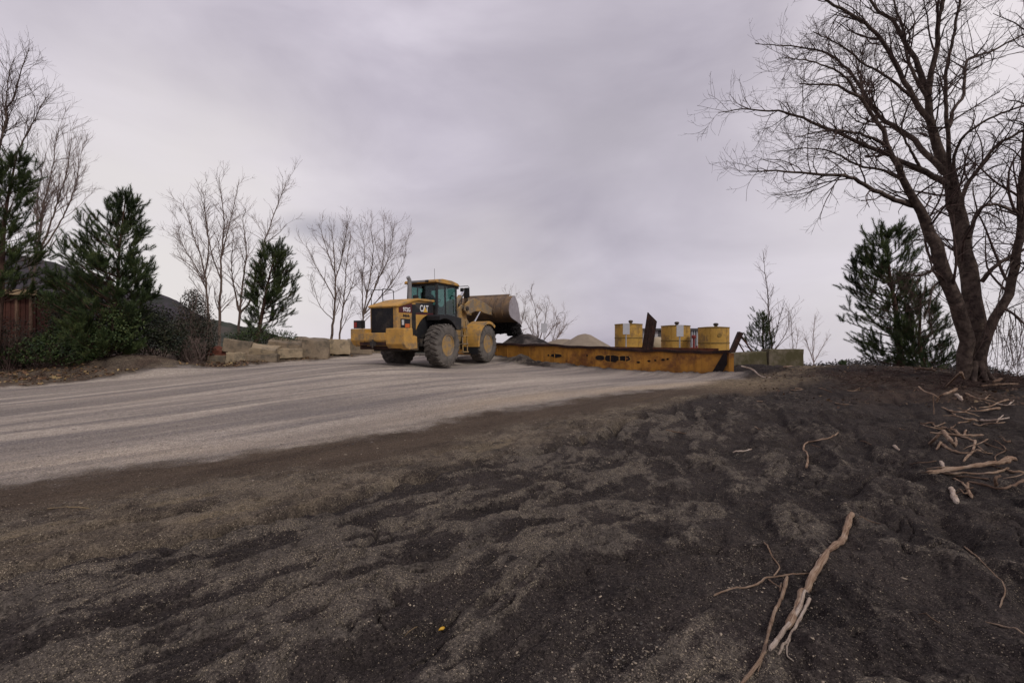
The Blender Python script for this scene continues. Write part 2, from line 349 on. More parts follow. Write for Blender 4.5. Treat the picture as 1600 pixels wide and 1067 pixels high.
ctl = [(-3,1.2,0),(0,1.2,0),(3,1.2,0.05),(-4,3,0),(0,3,0),(3,3,.06),(6,3,.12),(8,6,.2),(10,9,.42),(-9,3,0),(-14,5,-.1),(-22,9,-.2),
       (0,-4,0),(6,-4,.1),(-6,-4,0),(12,2,.2),(16,8,.2)]
for px, py, D in [(0,755,5.14),(500,698,6.6),(800,635,9.8),(1000,612,11.8),(1150,598,13.2),(0,608,14.3),(330,577,19.6),(550,557,25.7),
                  (680,574.5,18.6),(749,566,21.7),(770,556,23.45),(855,569,21.3),(953,578,19.35),(1085,586,17.2),(1137,585,16.45),
                  (1165,572,17.2),(1235,573,17.6),(1340,579,18.5),(1440,577,15.5),(1515,588,12.0),(1600,605,11.2),
                  (1300,700,6.8),(1450,690,6.7),(1300,625,10.8),(1480,640,8.8),(1190,640,9.3),(950,800,4.4),(1250,800,4.4),
                  (100,590,16.5),(200,560,20.5),(60,574,18.0),(300,563,22.0),(-150,580,18),(380,566,22.0),(470,560,24.0),(540,552,26.0),
                  (620,568,18.9),(600,570,17)]:
    ctl.append(tuple(P(px, py, D)))
ctl += [(-16,32,1.0),(-10,34,.8),(-4,32,.6),(6,26,.4),(12,28,.0),(10,36,-.2),(0,42,.0),(-24,30,1.2),(-30,22,1.2),(17,24,-.5),(24,22,-2.2),(20,13,-.6),(26,10,-1.4),(15.5,12.5,.25),(-12,45,.2),(-34,40,.6),(-50,20,.6),(40,0,-1),(0,60,-2.5),(30,45,-3.0)]
ctl = np.array(ctl, float)
def _tps(d): return np.where(d > 1e-9, d*d*np.log(np.maximum(d, 1e-9)), 0)
_n = len(ctl)
_K = _tps(np.linalg.norm(ctl[:, None, :2]-ctl[None, :, :2], axis=2))+np.eye(_n)*0.15
_A = np.zeros((_n+3, _n+3)); _A[:_n, :_n] = _K; _A[:_n, _n] = 1; _A[:_n, _n+1:] = ctl[:, :2]; _A[_n:, :_n] = _A[:_n, _n:].T
_w = np.linalg.solve(_A, np.r_[ctl[:, 2], 0, 0, 0])
def base_h(x, y):
    sh = np.shape(x); x = np.ravel(np.asarray(x, float)); y = np.ravel(np.asarray(y, float))
    z = np.empty(len(x))
    for i in range(0, len(x), 20000):
        a, b = x[i:i+20000], y[i:i+20000]
        d = np.hypot(a[:, None]-ctl[None, :, 0], b[:, None]-ctl[None, :, 1])
        z[i:i+20000] = _tps(d) @ _w[:_n]+_w[_n]+_w[_n+1]*a+_w[_n+2]*b
    r = np.hypot(x, y)
    far = -0.05*r-1.5
    w = sstep(34, 70, r)
    return (np.clip(z, -8, 3)*(1-w)+far*w).reshape(sh)

def near_edge(u): return np.interp(u, [-40, -20, -.6, 2.5, 6.8, 10.5, 13.8, 17], [9.5, 8.6, 7.7, 6.7, 6.9, 6.2, 5.0, 3.6])
def far_edge(u): return np.interp(u, [-30, -1.7, 4.2, 11.2, 16, 30], [19.5, 21.2, 22.9, 24.7, 26, 29])
SCARP_U = [-40, -8, -.25, .8, 2.7, 5.1, 11, 18]; SCARP_V = [5.6, 5.0, 4.65, 4.45, 4.6, 4.5, 4.7, 3.8]
def masks(x, y):
    u, v = uv_of(x, y)
    wob = (fbm(u*.7, v*.7, 5)-.5)*.9+(fbm(u*2.2, v*2.6, 6, 5, .65)-.5)*.8
    ne = near_edge(u)
    bs = barge_side(x, y); ba = barge_along(x, y)
    road = sstep(-.35, .55, v-ne+wob)*sstep(-.3, .5, far_edge(u)-v+wob*1.5)
    road = road*sstep(.1, -.25, bs+wob*.3)*sstep(12.2, 11.0, ba+wob)
    spill = np.maximum(sstep(-1.7, -.9, bs+wob*.5)*sstep(.5, 1.4, ba)*sstep(5.5, 3.4, ba), .75*sstep(-.55, -.2, bs+wob*.4)*sstep(11.5, 6, ba))*sstep(.6, .3, bs)
    road = road*(1-spill)
    smear = sstep(-1.6, -.9, v-ne+wob*.8)*(1-road)*sstep(2.5, -.3, v-ne)*sstep(16.5, 13, u)
    should = sstep(-.15, .15, v-np.interp(u, SCARP_U, SCARP_V)+wob*.35)*(1-road)*sstep(15.5, 12, u+wob*2)
    far_bank = sstep(-.4, .5, v-far_edge(u)+wob)
    return u, v, road, smear, should, far_bank
def ripples(x, y, u, v, w1):
    """small washed ridges: along the road on the left, down the slope on the right"""
    a = 1-np.abs(2*fbm((u+w1*.6)*1.1+3, (v+w1*.5)*3.4+.3*fbm(x*2, y*2, 44), 45, 4, .55)-1)
    p, q = x*.36+y*.93, x*.93-y*.36
    b = 1-np.abs(2*fbm((p+w1*.5)*.8+7, (q+w1*.5)*2.9+.3*fbm(x*2, y*2, 44), 46, 4, .55)-1)
    k = sstep(.2, 2.6, x-.12*(y-4)); return a*(1-k)+b*k
def detail_h(x, y, full=True):
    u, v, road, smear, should, fb = masks(x, y)
    r = np.hypot(x, y)
    off = (1-road)
    w1 = (fbm(x*.35, y*.35, 11)-.5)*2.2
    a = 0.35+0.10*np.sin(x*.4)                           # flow lines swing with the slope
    s = fbm((u+w1)*.55, (v+w1*.9+.25*u*np.clip((x+1)*.25,-.3,1))*2.1, 21, 4)
    s2 = fbm((u+w1)*1.4, (v+w1)*4.5, 31, 3)
    rip = (1-np.abs(2*s-1))
    h = off*(1-smear*.7)*(1-.65*should)*((s-.5)*.09+(rip-.7)*.035+(s2-.5)*.07)
    near = sstep(16, 5, r)
    q_ = fbm((u+w1)*.42, (v+w1*.6)*1.35+.2*u*np.clip((x+1)*.2, 0, 1), 207, 4, .55)      # rills washed into the sand
    h -= off*near*(1-smear*.8)*sstep(.42, .55, fbm(u*.6, v*.6, 209, 2))*.055*np.exp(-((q_-.5)/.011)**2)
    h -= off*near*(1-smear*.8)*.035*np.exp(-((q_-.40)/.008)**2)
    rb = ripples(x, y, u, v, w1)
    h += off*(rb**2-.6)*.085*(1-smear*.8)*(.4+.6*(1-should))
    h += off*(fbm(x*5, y*5, 41, 3)-.5)*.045*(1-smear*.6)+off*near*(fbm(x*14, y*14, 43, 2)-.5)*.032*(1-smear*.5)
    cl = fbm(x*3.1, y*3.1, 47, 2); h += off*near*sstep(.66, .8, cl)*.025*(1-smear)
    h += off*sstep(9, 3, r)*(fbm(x*27, y*27, 48, 2)-.5)*.016*(1-smear*.5)
    h += road*((fbm(u*.12, v*.9, 51, 3)-.5)*.07)
    # small scarp along the road shoulder, broken in places
    d = v-np.interp(u, SCARP_U, SCARP_V)+(fbm(u*1.2, v*.3, 61)-.5)*.5+(fbm(u*6, v*2, 62)-.5)*.10
    br = sstep(.40, .52, fbm(u*.55, v*.2, 63))
    h += should*off*.035
    h -= br*.15*np.exp(-(d/.075)**2)*sstep(13, 9, u)*off
    d2 = v-np.interp(u, [-10, 3, 6, 10], [5.2, 5.1, 5.3, 5.5])+(fbm(u*1.6, v*.3, 66)-.5)*.5
    h -= sstep(.5, .6, fbm(u*.7, v*.2, 67))*.09*np.exp(-(d2/.06)**2)*off*sstep(11, 8, u)
    # ruts running down the slope on the right
    for (x0, y0), (x1, y1), wd, dp in [((2.75, 2.2), (4.2, 4.4), .09, .06), ((4.2, 4.4), (6.2, 9.4), .09, .05), ((6.6, 6.8), (8.6, 10.3), .12, .05), ((3.0, 3.2), (6.3, 12.0), .12, .035)]:
        L_ = math.hypot(x1-x0, y1-y0); dx, dy = (x1-x0)/L_, (y1-y0)/L_
        t = (x-x0)*dx+(y-y0)*dy; q = (x-x0)*dy-(y-y0)*dx+(fbm(x*1.5, y*1.5, 71)-.5)*.3
        h -= 1.4*dp*np.exp(-(q/wd)**2)*sstep(-.3, .3, t)*sstep(L_+.4, L_-.3, t)*off*(.5+fbm(x*2, y*2, 72))
    # far left bank: a low dark mound
    h += .62*np.exp(-(((x+15.0)/1.9)**2+((y-18.0-(x+15.0)*.3)/.9)**2))+.16*np.exp(-(((x+13.2)/1.6)**2+((y-17.4-(x+13.2)*.5)/.5)**2))
    # sand heaped against the barge and the wall
    bs = barge_side(x, y); ba = barge_along(x, y)
    h += .16*np.exp(-((bs+.1)/.5)**2)*(.3+fbm(ba*.5, 3.3, 81))*sstep(-6, 0, ba)*sstep(12.5, 11, ba)*.6
    h += .30*np.exp(-(np.abs((ba-2.1)/.42))**1.5-((bs+.45)/.55)**2)
    h += .20*fb*(fbm(x*.8, y*.8, 91)-.4)*sstep(40, 26, r)
    return h*sstep(55, 30, r)
def ground_z(x, y):
    return base_h(x, y)+detail_h(np.asarray(x, float), np.asarray(y, float))
def gz(x, y): return float(ground_z(np.array([x]), np.array([y]))[0])
def ground_hit(px, py, dmax=60):
    """where the sight line through a photo pixel meets the ground"""
    def gap(D): return CAM_Z-(py-533.5)/F*D-ground_z((px-800)/F*D, D)
    D = np.geomspace(1.2, dmax, 110); g = gap(D)
    k = int(np.argmax(g <= 0)) if (g <= 0).any() else int(np.argmin(np.where(D < 24, g, 9)))
    if g[k] <= 0 and k > 0:
        D2 = np.linspace(D[k-1], D[k], 24); g2 = gap(D2); d = D2[int(np.argmax(g2 <= 0))]
    else: d = D[k]
    x = (px-800)/F*d
    return np.array([x, d, gz(x, d)])

def build_ground():
    th = np.concatenate([np.linspace(-180, -62, 30)[:-1], np.linspace(-62, 62, 900), np.linspace(62, 180, 30)[1:-1]])
    rr = np.concatenate([np.geomspace(.25, 1.4, 14)[:-1], np.geomspace(1.4, 34, 620), np.geomspace(34, 3500, 50)[1:]])
    T, RR = np.meshgrid(np.radians(th), rr)
    X = RR*np.sin(T); Y = RR*np.cos(T)
    Z = ground_z(X.ravel(), Y.ravel()).reshape(X.shape)
    nr, nt = X.shape
    V = np.stack([X.ravel(), Y.ravel(), Z.ravel()], 1)
    i, j = np.meshgrid(np.arange(nr-1), np.arange(nt), indexing='ij')
    j2 = (j+1) % nt
    Q = np.stack([i*nt+j, i*nt+j2, (i+1)*nt+j2, (i+1)*nt+j], -1).reshape(-1, 4)[:, ::-1]
    V = np.vstack([V, [[0, 0, gz(0, 0)]]])
    u, v, road, smear, should, fb = masks(V[:, 0], V[:, 1])
    s = fbm((u+(fbm(V[:,0]*.35, V[:,1]*.35, 11)-.5)*2.2)*.55, (v+(fbm(V[:,0]*.35, V[:,1]*.35, 11)-.5)*2.0+.25*u*np.clip((V[:,0]+1)*.25,-.3,1))*2.1, 21, 4)
    w1 = (fbm(V[:,0]*.35, V[:,1]*.35, 11)-.5)*2.2
    rb = ripples(V[:, 0], V[:, 1], u, v, w1)
    grit = np.clip(.22*sstep(.36, .62, s)+.85*sstep(.62, .97, rb)*(.45+.55*sstep(.34, .52, s))+.35*(fbm(V[:,0]*4, V[:,1]*4, 123)-.5), 0, 1)*np.clip(sstep(8, -.5, V[:,0]-.25*(V[:,1]-4))*.95+.12, 0, 1)  # pale grit on crests, hollows left dark: relief shade put into the colour
    rsel = (road[Q].mean(1) > .5)
    m = ground_material()
    cap = np.array([[len(V)-1, a, (a+1) % nt] for a in range(nt)])
    for name, sel in (('ground', ~rsel), ('road', rsel)):
        q = Q[sel]; used, inv = np.unique(q, return_inverse=True); q2 = inv.reshape(q.shape)
        o = mesh_np(name, V[used], q2, m, smooth=True)
        for an, arr in (('road', road), ('smear', smear), ('shoulder', should), ('bank', fb), ('grit', grit)):
            at = o.data.attributes.new(an, 'FLOAT', 'POINT'); at.data.foreach_set('value', arr[used].astype(np.float32))
        tan_ = np.exp(-((v-near_edge(u)-.45-.5*fbm(u*.5, v*.1, 311))/.5)**2)*(.35+.65*sstep(3, 10, u))*(.4+1.2*fbm(u*.8, v*1.5, 312))+sstep(11, 13.5, u)*sstep(17, 14.5, u)*np.exp(-((v-near_edge(u)+.3)/.75)**2)
        at = o.data.attributes.new('tan', 'FLOAT', 'POINT'); at.data.foreach_set('value', np.clip(tan_, 0, 1)[used].astype(np.float32))
        at = o.data.attributes.new('flow', 'FLOAT_VECTOR', 'POINT')
        at.data.foreach_set('vector', np.stack([u, v, 0*u], 1)[used].astype(np.float32).ravel())
        tag(o, kind='structure')

def ground_material():
    m = bpy.data.materials.new('earth'); m.use_nodes = True; nt = m.node_tree; nd = nt.nodes; L = nt.links
    b = nd['Principled BSDF']; b.inputs['Roughness'].default_value = 0.95; b.inputs['Specular IOR Level'].default_value = 0.12
    geo = nd.new('ShaderNodeNewGeometry'); pos = geo.outputs['Position']
    def A(n, o='Fac'):
        a = nd.new('ShaderNodeAttribute'); a.attribute_name = n; return a.outputs[o]
    def noise(vec, sc, det=5, ro=.6):
        n = nd.new('ShaderNodeTexNoise'); n.inputs['Scale'].default_value = sc; n.inputs['Detail'].default_value = det; n.inputs['Roughness'].default_value = ro
        L.new(vec, n.inputs['Vector']); return n.outputs['Fac']
    def ramp(f, p0, c0, p1, c1):
        r = nd.new('ShaderNodeValToRGB'); e = r.color_ramp.elements
        e[0].position = p0; e[0].color = (*c0, 1); e[1].position = p1; e[1].color = (*c1, 1); L.new(f, r.inputs[0]); return r.outputs[0]
    def mix(f, a, c, mode='MIX'):
        x = nd.new('ShaderNodeMix'); x.data_type = 'RGBA'; x.blend_type = mode
        if isinstance(f, float): x.inputs['Factor'].default_value = f
        else: L.new(f, x.inputs['Factor'])
        for s, i in ((a, 'A'), (c, 'B')):
            if isinstance(s, tuple): x.inputs[i].default_value = (*s, 1)
            else: L.new(s, x.inputs[i])
        return x.outputs['Result']
    def math_(op, a, c, cl=False):
        x = nd.new('ShaderNodeMath'); x.operation = op; x.use_clamp = cl
        for k, s in enumerate((a, c)):
            if isinstance(s, (int, float)): x.inputs[k].default_value = s
            else: L.new(s, x.inputs[k])
        return x.outputs[0]
    def rng(f, a, c, lo=0., hi=1.):
        x = nd.new('ShaderNodeMapRange'); x.inputs[1].default_value = a; x.inputs[2].default_value = c; x.inputs[3].default_value = lo; x.inputs[4].default_value = hi
        L.new(f, x.inputs[0]); return x.outputs[0]
    def specks(sc, dens, thr):
        """scattered small stones: voronoi cells, a share of them pale; dens 0..1 is a socket"""
        v = nd.new('ShaderNodeTexVoronoi'); v.inputs['Scale'].default_value = sc; L.new(pos, v.inputs['Vector'])
        inside = rng(v.outputs['Distance'], thr, thr*.55)
        sp = nd.new('ShaderNodeSeparateColor'); L.new(v.outputs['Color'], sp.inputs[0])
        pick = math_('LESS_THAN', sp.outputs[0], dens)
        return math_('MULTIPLY', inside, pick), sp.outputs[1]
    road, smear, should, bank, grit = A('road'), A('smear'), A('shoulder'), A('bank'), A('grit')
    fl = A('flow', 'Vector')
    def stretch(sx, sy):
        mpn = nd.new('ShaderNodeMapping'); mpn.inputs['Scale'].default_value = (sx, sy, 1); L.new(fl, mpn.inputs[0]); return mpn.outputs[0]
    # black sand, with purplish and brownish drifts
    n_a = noise(pos, 1.3, 6); n_b = noise(pos, 9, 6, .7); n_c = noise(pos, 60, 3, .7)
    n_d = noise(pos, 26, 4, .7)
    brk = math_('ADD', math_('MULTIPLY', math_('SUBTRACT', n_b, .5), 1.7), math_('MULTIPLY', math_('SUBTRACT', n_d, .5), .9))
    grit = rng(math_('ADD', grit, brk), .40, .78); shg = rng(math_('ADD', math_('MULTIPLY', should, .55), brk), .25, .75)
    sand = ramp(n_a, .3, (0.0175, 0.0143, 0.0138), .7, (0.048, 0.039, 0.035))
    sand = mix(rng(n_b, .48, .72, 0., .6), sand, (0.064, 0.053, 0.046))
    gs = math_('MULTIPLY', grit, .85)
    sand = mix(gs, sand, ramp(n_b, .3, (0.046, 0.039, 0.034), .7, (0.118, 0.101, 0.084)))
    sand = mix(math_('MULTIPLY', should, rng(shg, 0., 1., .3, 1.)), sand, ramp(n_a, .35, (0.046, 0.036, 0.029), .65, (0.16, 0.128, 0.092)))
    # straw-coloured wash on the shoulder
    st = rng(noise(stretch(.5, 2.6), 1.1, 5), .56, .68)
    sand = mix(math_('MULTIPLY', math_('MULTIPLY', st, should), .7), sand, (0.19, 0.15, 0.095))
    sand = mix(math_('MULTIPLY', smear, .92), sand, ramp(noise(stretch(.3, 1.6), 1.2, 5), .3, (0.048, 0.034, 0.025), .7, (0.10, 0.074, 0.053)))
    # brown litter on the banks and by the tree
    sx = nd.new('ShaderNodeSeparateXYZ'); L.new(pos, sx.inputs[0])
    right = math_('MULTIPLY', rng(sx.outputs[0], 7.0, 9.5), rng(sx.outputs[1], 7.0, 9.5))
    br = math_('MULTIPLY', right, rng(noise(pos, .55, 5), .45, .6, .0, .8))
    bankf = math_('MAXIMUM', math_('MULTIPLY', bank, rng(noise(pos, .7, 5), .38, .6, .25, 1.)), br)
    sand = mix(bankf, sand, ramp(n_b, .3, (0.030, 0.021, 0.017), .7, (0.105, 0.072, 0.053)))
    # haul road: pale crushed stone with darker wheel lanes
    f1 = noise(stretch(.045, .36), 1.6, 5, .5); f2 = noise(stretch(.08, .95), 1.6, 5, .6)
    rd = ramp(f1, .36, (0.215, 0.190, 0.170), .62, (0.50, 0.435, 0.36))
    rd = mix(rng(f2, .47, .6, 0., .82), rd, (0.165, 0.150, 0.144))
    rd = mix(rng(noise(pos, .6, 6), .55, .75, 0., .5), rd, (0.35, 0.29, 0.235))
    rd = mix(rng(n_b, .42, .68, 0., .42), rd, (0.135, 0.113, 0.096))
    rd = mix(rng(noise(pos, 22, 4, .7), .45, .7, 0., .35), rd, (0.44, 0.38, 0.31))
    rd = mix(math_('MULTIPLY', A('tan'), .65), rd, (0.46, 0.365, 0.255))
    sand = mix(math_('MULTIPLY', A('tan'), math_('MULTIPLY', rng(n_b, .35, .6), .7)), sand, (0.30, 0.235, 0.15))
    col = mix(road, sand, rd)
    grain = ramp(n_c, .32, (.35, .35, .35), .68, (1.75, 1.72, 1.68))
    col = mix(1.0, col, grain, 'MULTIPLY')
    # loose stones
    dens = math_('ADD', math_('MULTIPLY', grit, .42), math_('ADD', math_('MULTIPLY', math_('MULTIPLY', should, shg), .38), .05))
    dens = math_('MULTIPLY', dens, math_('SUBTRACT', 1.0, math_('MULTIPLY', smear, .85)))
    cl = rng(noise(pos, 2.2, 4), .38, .66, .05, 1.5)
    dens = math_('MULTIPLY', dens, cl)
    s1, t1 = specks(120, dens, .52); s2, t2 = specks(52, math_('MULTIPLY', dens, .28), .42); s0, t0 = specks(210, math_('ADD', dens, .06), .55)
    stone = ramp(t1, .1, (0.07, 0.058, 0.048), .95, (0.46, 0.375, 0.26))
    notroad = math_('SUBTRACT', 1.0, math_('MULTIPLY', road, .6))
    col = mix(math_('MULTIPLY', math_('MULTIPLY', s1, .85), notroad), col, stone)
    col = mix(math_('MULTIPLY', math_('MULTIPLY', s0, .7), notroad), col, ramp(t0, .1, (0.06, 0.048, 0.042), .95, (0.40, 0.33, 0.24)))
    stone2 = ramp(t2, .1, (0.09, 0.075, 0.06), .95, (0.52, 0.43, 0.32))
    col = mix(math_('MULTIPLY', math_('MULTIPLY', s2, .9), notroad), col, stone2)
    rs, rt = specks(48, math_('MULTIPLY', road, .45), .5)
    col = mix(math_('MULTIPLY', rs, .7), col, ramp(rt, 0., (0.10, 0.085, 0.08), 1., (0.42, 0.38, 0.35)))
    L.new(col, b.inputs['Base Color'])
    bp = nd.new('ShaderNodeBump'); bp.inputs['Strength'].default_value = 1.0; bp.inputs['Distance'].default_value = 0.05
    hh = math_('ADD', math_('MULTIPLY', n_b, .9), math_('MULTIPLY', n_c, .35)); hh = math_('ADD', hh, math_('MULTIPLY', s2, .35))
    L.new(hh, bp.inputs['Height']); L.new(bp.outputs[0], b.inputs['Normal'])
    return m
build_ground()

def build_hill(name, prof, D, base_px, depth, mat_, seed):
    """a wooded hill: the photographed skyline as a ridge at distance D, falling away on both sides"""
    px = np.linspace(prof[0][0], prof[-1][0], 220)
    py = np.interp(px, [p[0] for p in prof], [p[1] for p in prof])
    py = py+(fbm(px*.05, px*0, seed, 4)-.5)*5
    X = (px-800)/F*D; Zr = CAM_Z-(py-533.5)/F*D
    T = np.linspace(-1, 1, 60); rows = []
    for t in T:
        fall = abs(t)**.85
        y = D+t*depth+(fbm(X*.012, X*0+t*2, seed+3)-.5)*60*fall
        zb = np.minimum(-0.05*(D+t*depth)-4, Zr-8)
        z = Zr*(1-fall)+zb*fall+(fbm(X*.02, X*0+t*5, seed+5)-.5)*36*fall*(1-fall)*2+(fbm(X*.12, X*0+t*22, seed+7)-.5)*7*min(1, fall*6)
        rows.append(np.stack([X*(1+0*t), y, z], 1))
    V = np.concatenate(rows); n = len(px)
    i, j = np.meshgrid(np.arange(59), np.arange(n-1), indexing='ij')
    Q = np.stack([i*n+j, i*n+j+1, (i+1)*n+j+1, (i+1)*n+j], -1).reshape(-1, 4)
    o = mesh_np(name, V, Q, mat_, smooth=True); tag(o, kind='structure'); return o
M['hill_far'] = mat('far_hillside', (0.062, 0.055, 0.063), 1.0, var=0.25, scale=.02, col2=(0.042, 0.045, 0.040), amt2=.5, scale2=.03, spec=0)  # distance haze is put into this muted purple colour, no air built
M['hill_near'] = mat('wooded_hillside', (0.050, 0.055, 0.045), 1.0, var=0.4, scale=.06, col2=(0.085, 0.075, 0.065), amt2=.5, scale2=.04, spec=0)
build_hill('hill', [(-700,440),(-300,380),(-100,376),(0,390),(60,399),(120,416),(185,446),(215,452),(245,455),(275,468),(300,486),(340,520),(380,560)], 900, 0, 420, M['hill_far'], 7)
build_hill('hill', [(200,560),(260,500),(320,497),(345,501),(390,511),(430,522),(480,532),(540,541),(640,548),(760,552)], 520, 0, 200, M['hill_near'], 19)

# ------------------------------------------------------------------ trees and shrubs
def _norm(a): return a/(np.linalg.norm(a, axis=-1, keepdims=True)+1e-9)
def tubes_np(Pn, Rn, k):
    """many tubes at once: Pn [B,N,3], Rn [B,N] -> verts, quads"""
    B, n = Rn.shape
    t = _norm(np.gradient(Pn, axis=1))
    ref = np.broadcast_to(np.array([0.31, 0.17, 0.13]), t.shape)
    ref = np.where(np.abs((t*_norm(ref)).sum(-1, keepdims=True)) > .92, np.array([.1, .9, .2]), ref)
    a = _norm(np.cross(t, ref)); b = np.cross(t, a)
    ph = np.arange(k)*2*math.pi/k
    V = Pn[:, :, None]+Rn[:, :, None, None]*(a[:, :, None]*np.cos(ph)[:, None]+b[:, :, None]*np.sin(ph)[:, None])
    idx = np.arange(B*n*k).reshape(B, n, k); nx = np.roll(idx, -1, 2)
    Q = np.stack([idx[:, :-1], nx[:, :-1], nx[:, 1:], idx[:, 1:]], -1).reshape(-1, 4)
    return V.reshape(-1, 3), Q
class Soup:
    def __init__(s): s.V = []; s.Q = []; s.n = 0
    def add(s, V, Q):
        if len(V): s.V.append(V); s.Q.append(Q+s.n); s.n += len(V)
    def tubes(s, Pn, Rn, k):
        if len(Pn): s.add(*tubes_np(Pn, Rn, k))
    def build(s, name, mat_, parent=None, smooth=False):
        return mesh_np(name, np.concatenate(s.V), np.concatenate(s.Q), mat_, parent, smooth)
def smooth_path(pts, n):
    """a soft curve through a few points, evenly resampled"""
    p = np.asarray(pts, float)
    if len(p) > 2:
        q = np.vstack([2*p[0]-p[1], p, 2*p[-1]-p[-2]]); o = []
        for i in range(1, len(q)-2):
            t = np.linspace(0, 1, 9)[:-1, None]
            a, b, c, d = q[i-1], q[i], q[i+1], q[i+2]
            o.append(.5*((2*b)+(-a+c)*t+(2*a-5*b+4*c-d)*t*t+(-a+3*b-3*c+d)*t**3))
        p = np.vstack(o+[p[-1:]])
    s = np.r_[0, np.cumsum(np.linalg.norm(np.diff(p, axis=0), axis=1))]
    x = np.linspace(0, s[-1], n)
    return np.stack([np.interp(x, s, p[:, i]) for i in range(3)], 1)
def spawn(Pn, Rn, rng, dens, L0, L1, ang, up, n, t0=.2, wob=.12, rmin=.003, rfac=.55, taper=.8, droop=0., flat=None):
    """children along every parent: even spread, angle off the parent, a pull upwards"""
    ln = np.linalg.norm(np.diff(Pn, axis=1), axis=2).sum(1)
    cnt = rng.poisson(ln*dens*(1-t0)); idx = np.repeat(np.arange(len(Pn)), cnt)
    if not len(idx): return np.zeros((0, n, 3)), np.zeros((0, n))
    t = t0+(1-t0)*rng.random(len(idx))**.9; f = t*(Pn.shape[1]-1); i = np.minimum(f.astype(int), Pn.shape[1]-2); fr = (f-i)[:, None]
    p0 = Pn[idx, i]*(1-fr)+Pn[idx, i+1]*fr; r0 = (Rn[idx, i]*(1-fr[:, 0])+Rn[idx, i+1]*fr[:, 0])
    T = _norm(Pn[idx, i+1]-Pn[idx, i])
    rv = rng.normal(size=(len(idx), 3))
    if flat is not None: rv = rv*np.asarray(flat)
    side = _norm(rv-(rv*T).sum(1, keepdims=True)*T)
    a = np.radians(ang*(.7+.6*rng.random(len(idx))))[:, None]
    d = _norm(T*np.cos(a)+side*np.sin(a))
    L = (L0+(L1-L0)*rng.random(len(idx)))*(1-taper*(t-t0)/(1-t0+1e-6)*.6)
    out_ = np.empty((len(idx), n, 3)); out_[:, 0] = p0
    bend = rng.normal(size=(len(idx), 3))*wob
    for s_ in range(1, n):
        d = _norm(d+bend+rng.normal(size=d.shape)*wob+np.array([0, 0, 1.])*(up-droop*(s_/n)))
        out_[:, s_] = out_[:, s_-1]+d*(L/(n-1))[:, None]
    rr = np.maximum(np.minimum(r0*rfac, L*.016+.002), rmin)
    Rc = rr[:, None]*np.linspace(1, .4, n)[None]; Rc = np.maximum(Rc, rmin*.7)
    return out_, Rc

def bare_tree(name, stems, rng_seed, label, group, mats, levels, base=None, leader=True, stemsides=9):
    """stems: list of (points, r0, r1). One thing: trunk (all the stems and limbs) and crown (twigs)."""
    rng = np.random.default_rng(rng_seed)
    b = np.asarray(stems[0][0][0] if base is None else base, float)
    root = empty(name, tuple(b)); tag(root, label, 'tree', group)
    tr, cr = Soup(), Soup(); n = 30
    PP, RR = [], []
    for pts, r0, r1 in stems:
        p = smooth_path(np.asarray(pts, float)-b, n)
        w = rng.normal(size=p.shape)*.012*np.linalg.norm(p[-1]-p[0])/6
        p[1:-1] += w[1:-1]
        PP.append(p); tt_ = np.linspace(0, 1, n); RR.append(r0*np.interp(tt_, [0, .37, .52, .66, 1], [1, .85, .53, .33, .08]) if r0 > .15 else r0+(r1-r0)*tt_**.85)
    PP, RR = np.array(PP), np.array(RR)
    tr.tubes(PP, RR, stemsides)
    cp, crr = PP, RR
    for k_, lv in enumerate(levels):
        P2, R2 = spawn(cp, crr, rng, **lv)
        if k_ == 1:                                          # short twigs straight off the limbs as well
            P4, R4 = spawn(PP, RR, rng, **dict(lv, t0=.35, dens=lv['dens']*.8)); P2 = np.concatenate([P2, P4]); R2 = np.concatenate([R2, R4])
        k = 5 if R2.size and R2[:, 0].mean() > .012 else 3
        cr.tubes(P2, R2, k); cp, crr = P2, R2
    tr.build('trunk', mats[0], root, True); cr.build('crown', mats[1], root)
    return root

def px_path(pts, D0, D1):
    """pixel points turned into a limb that runs from depth D0 to depth D1"""
    m = len(pts)
    return [P(x, y, D0+(D1-D0)*(i/max(m-1, 1))) for i, (x, y) in enumerate(pts)]

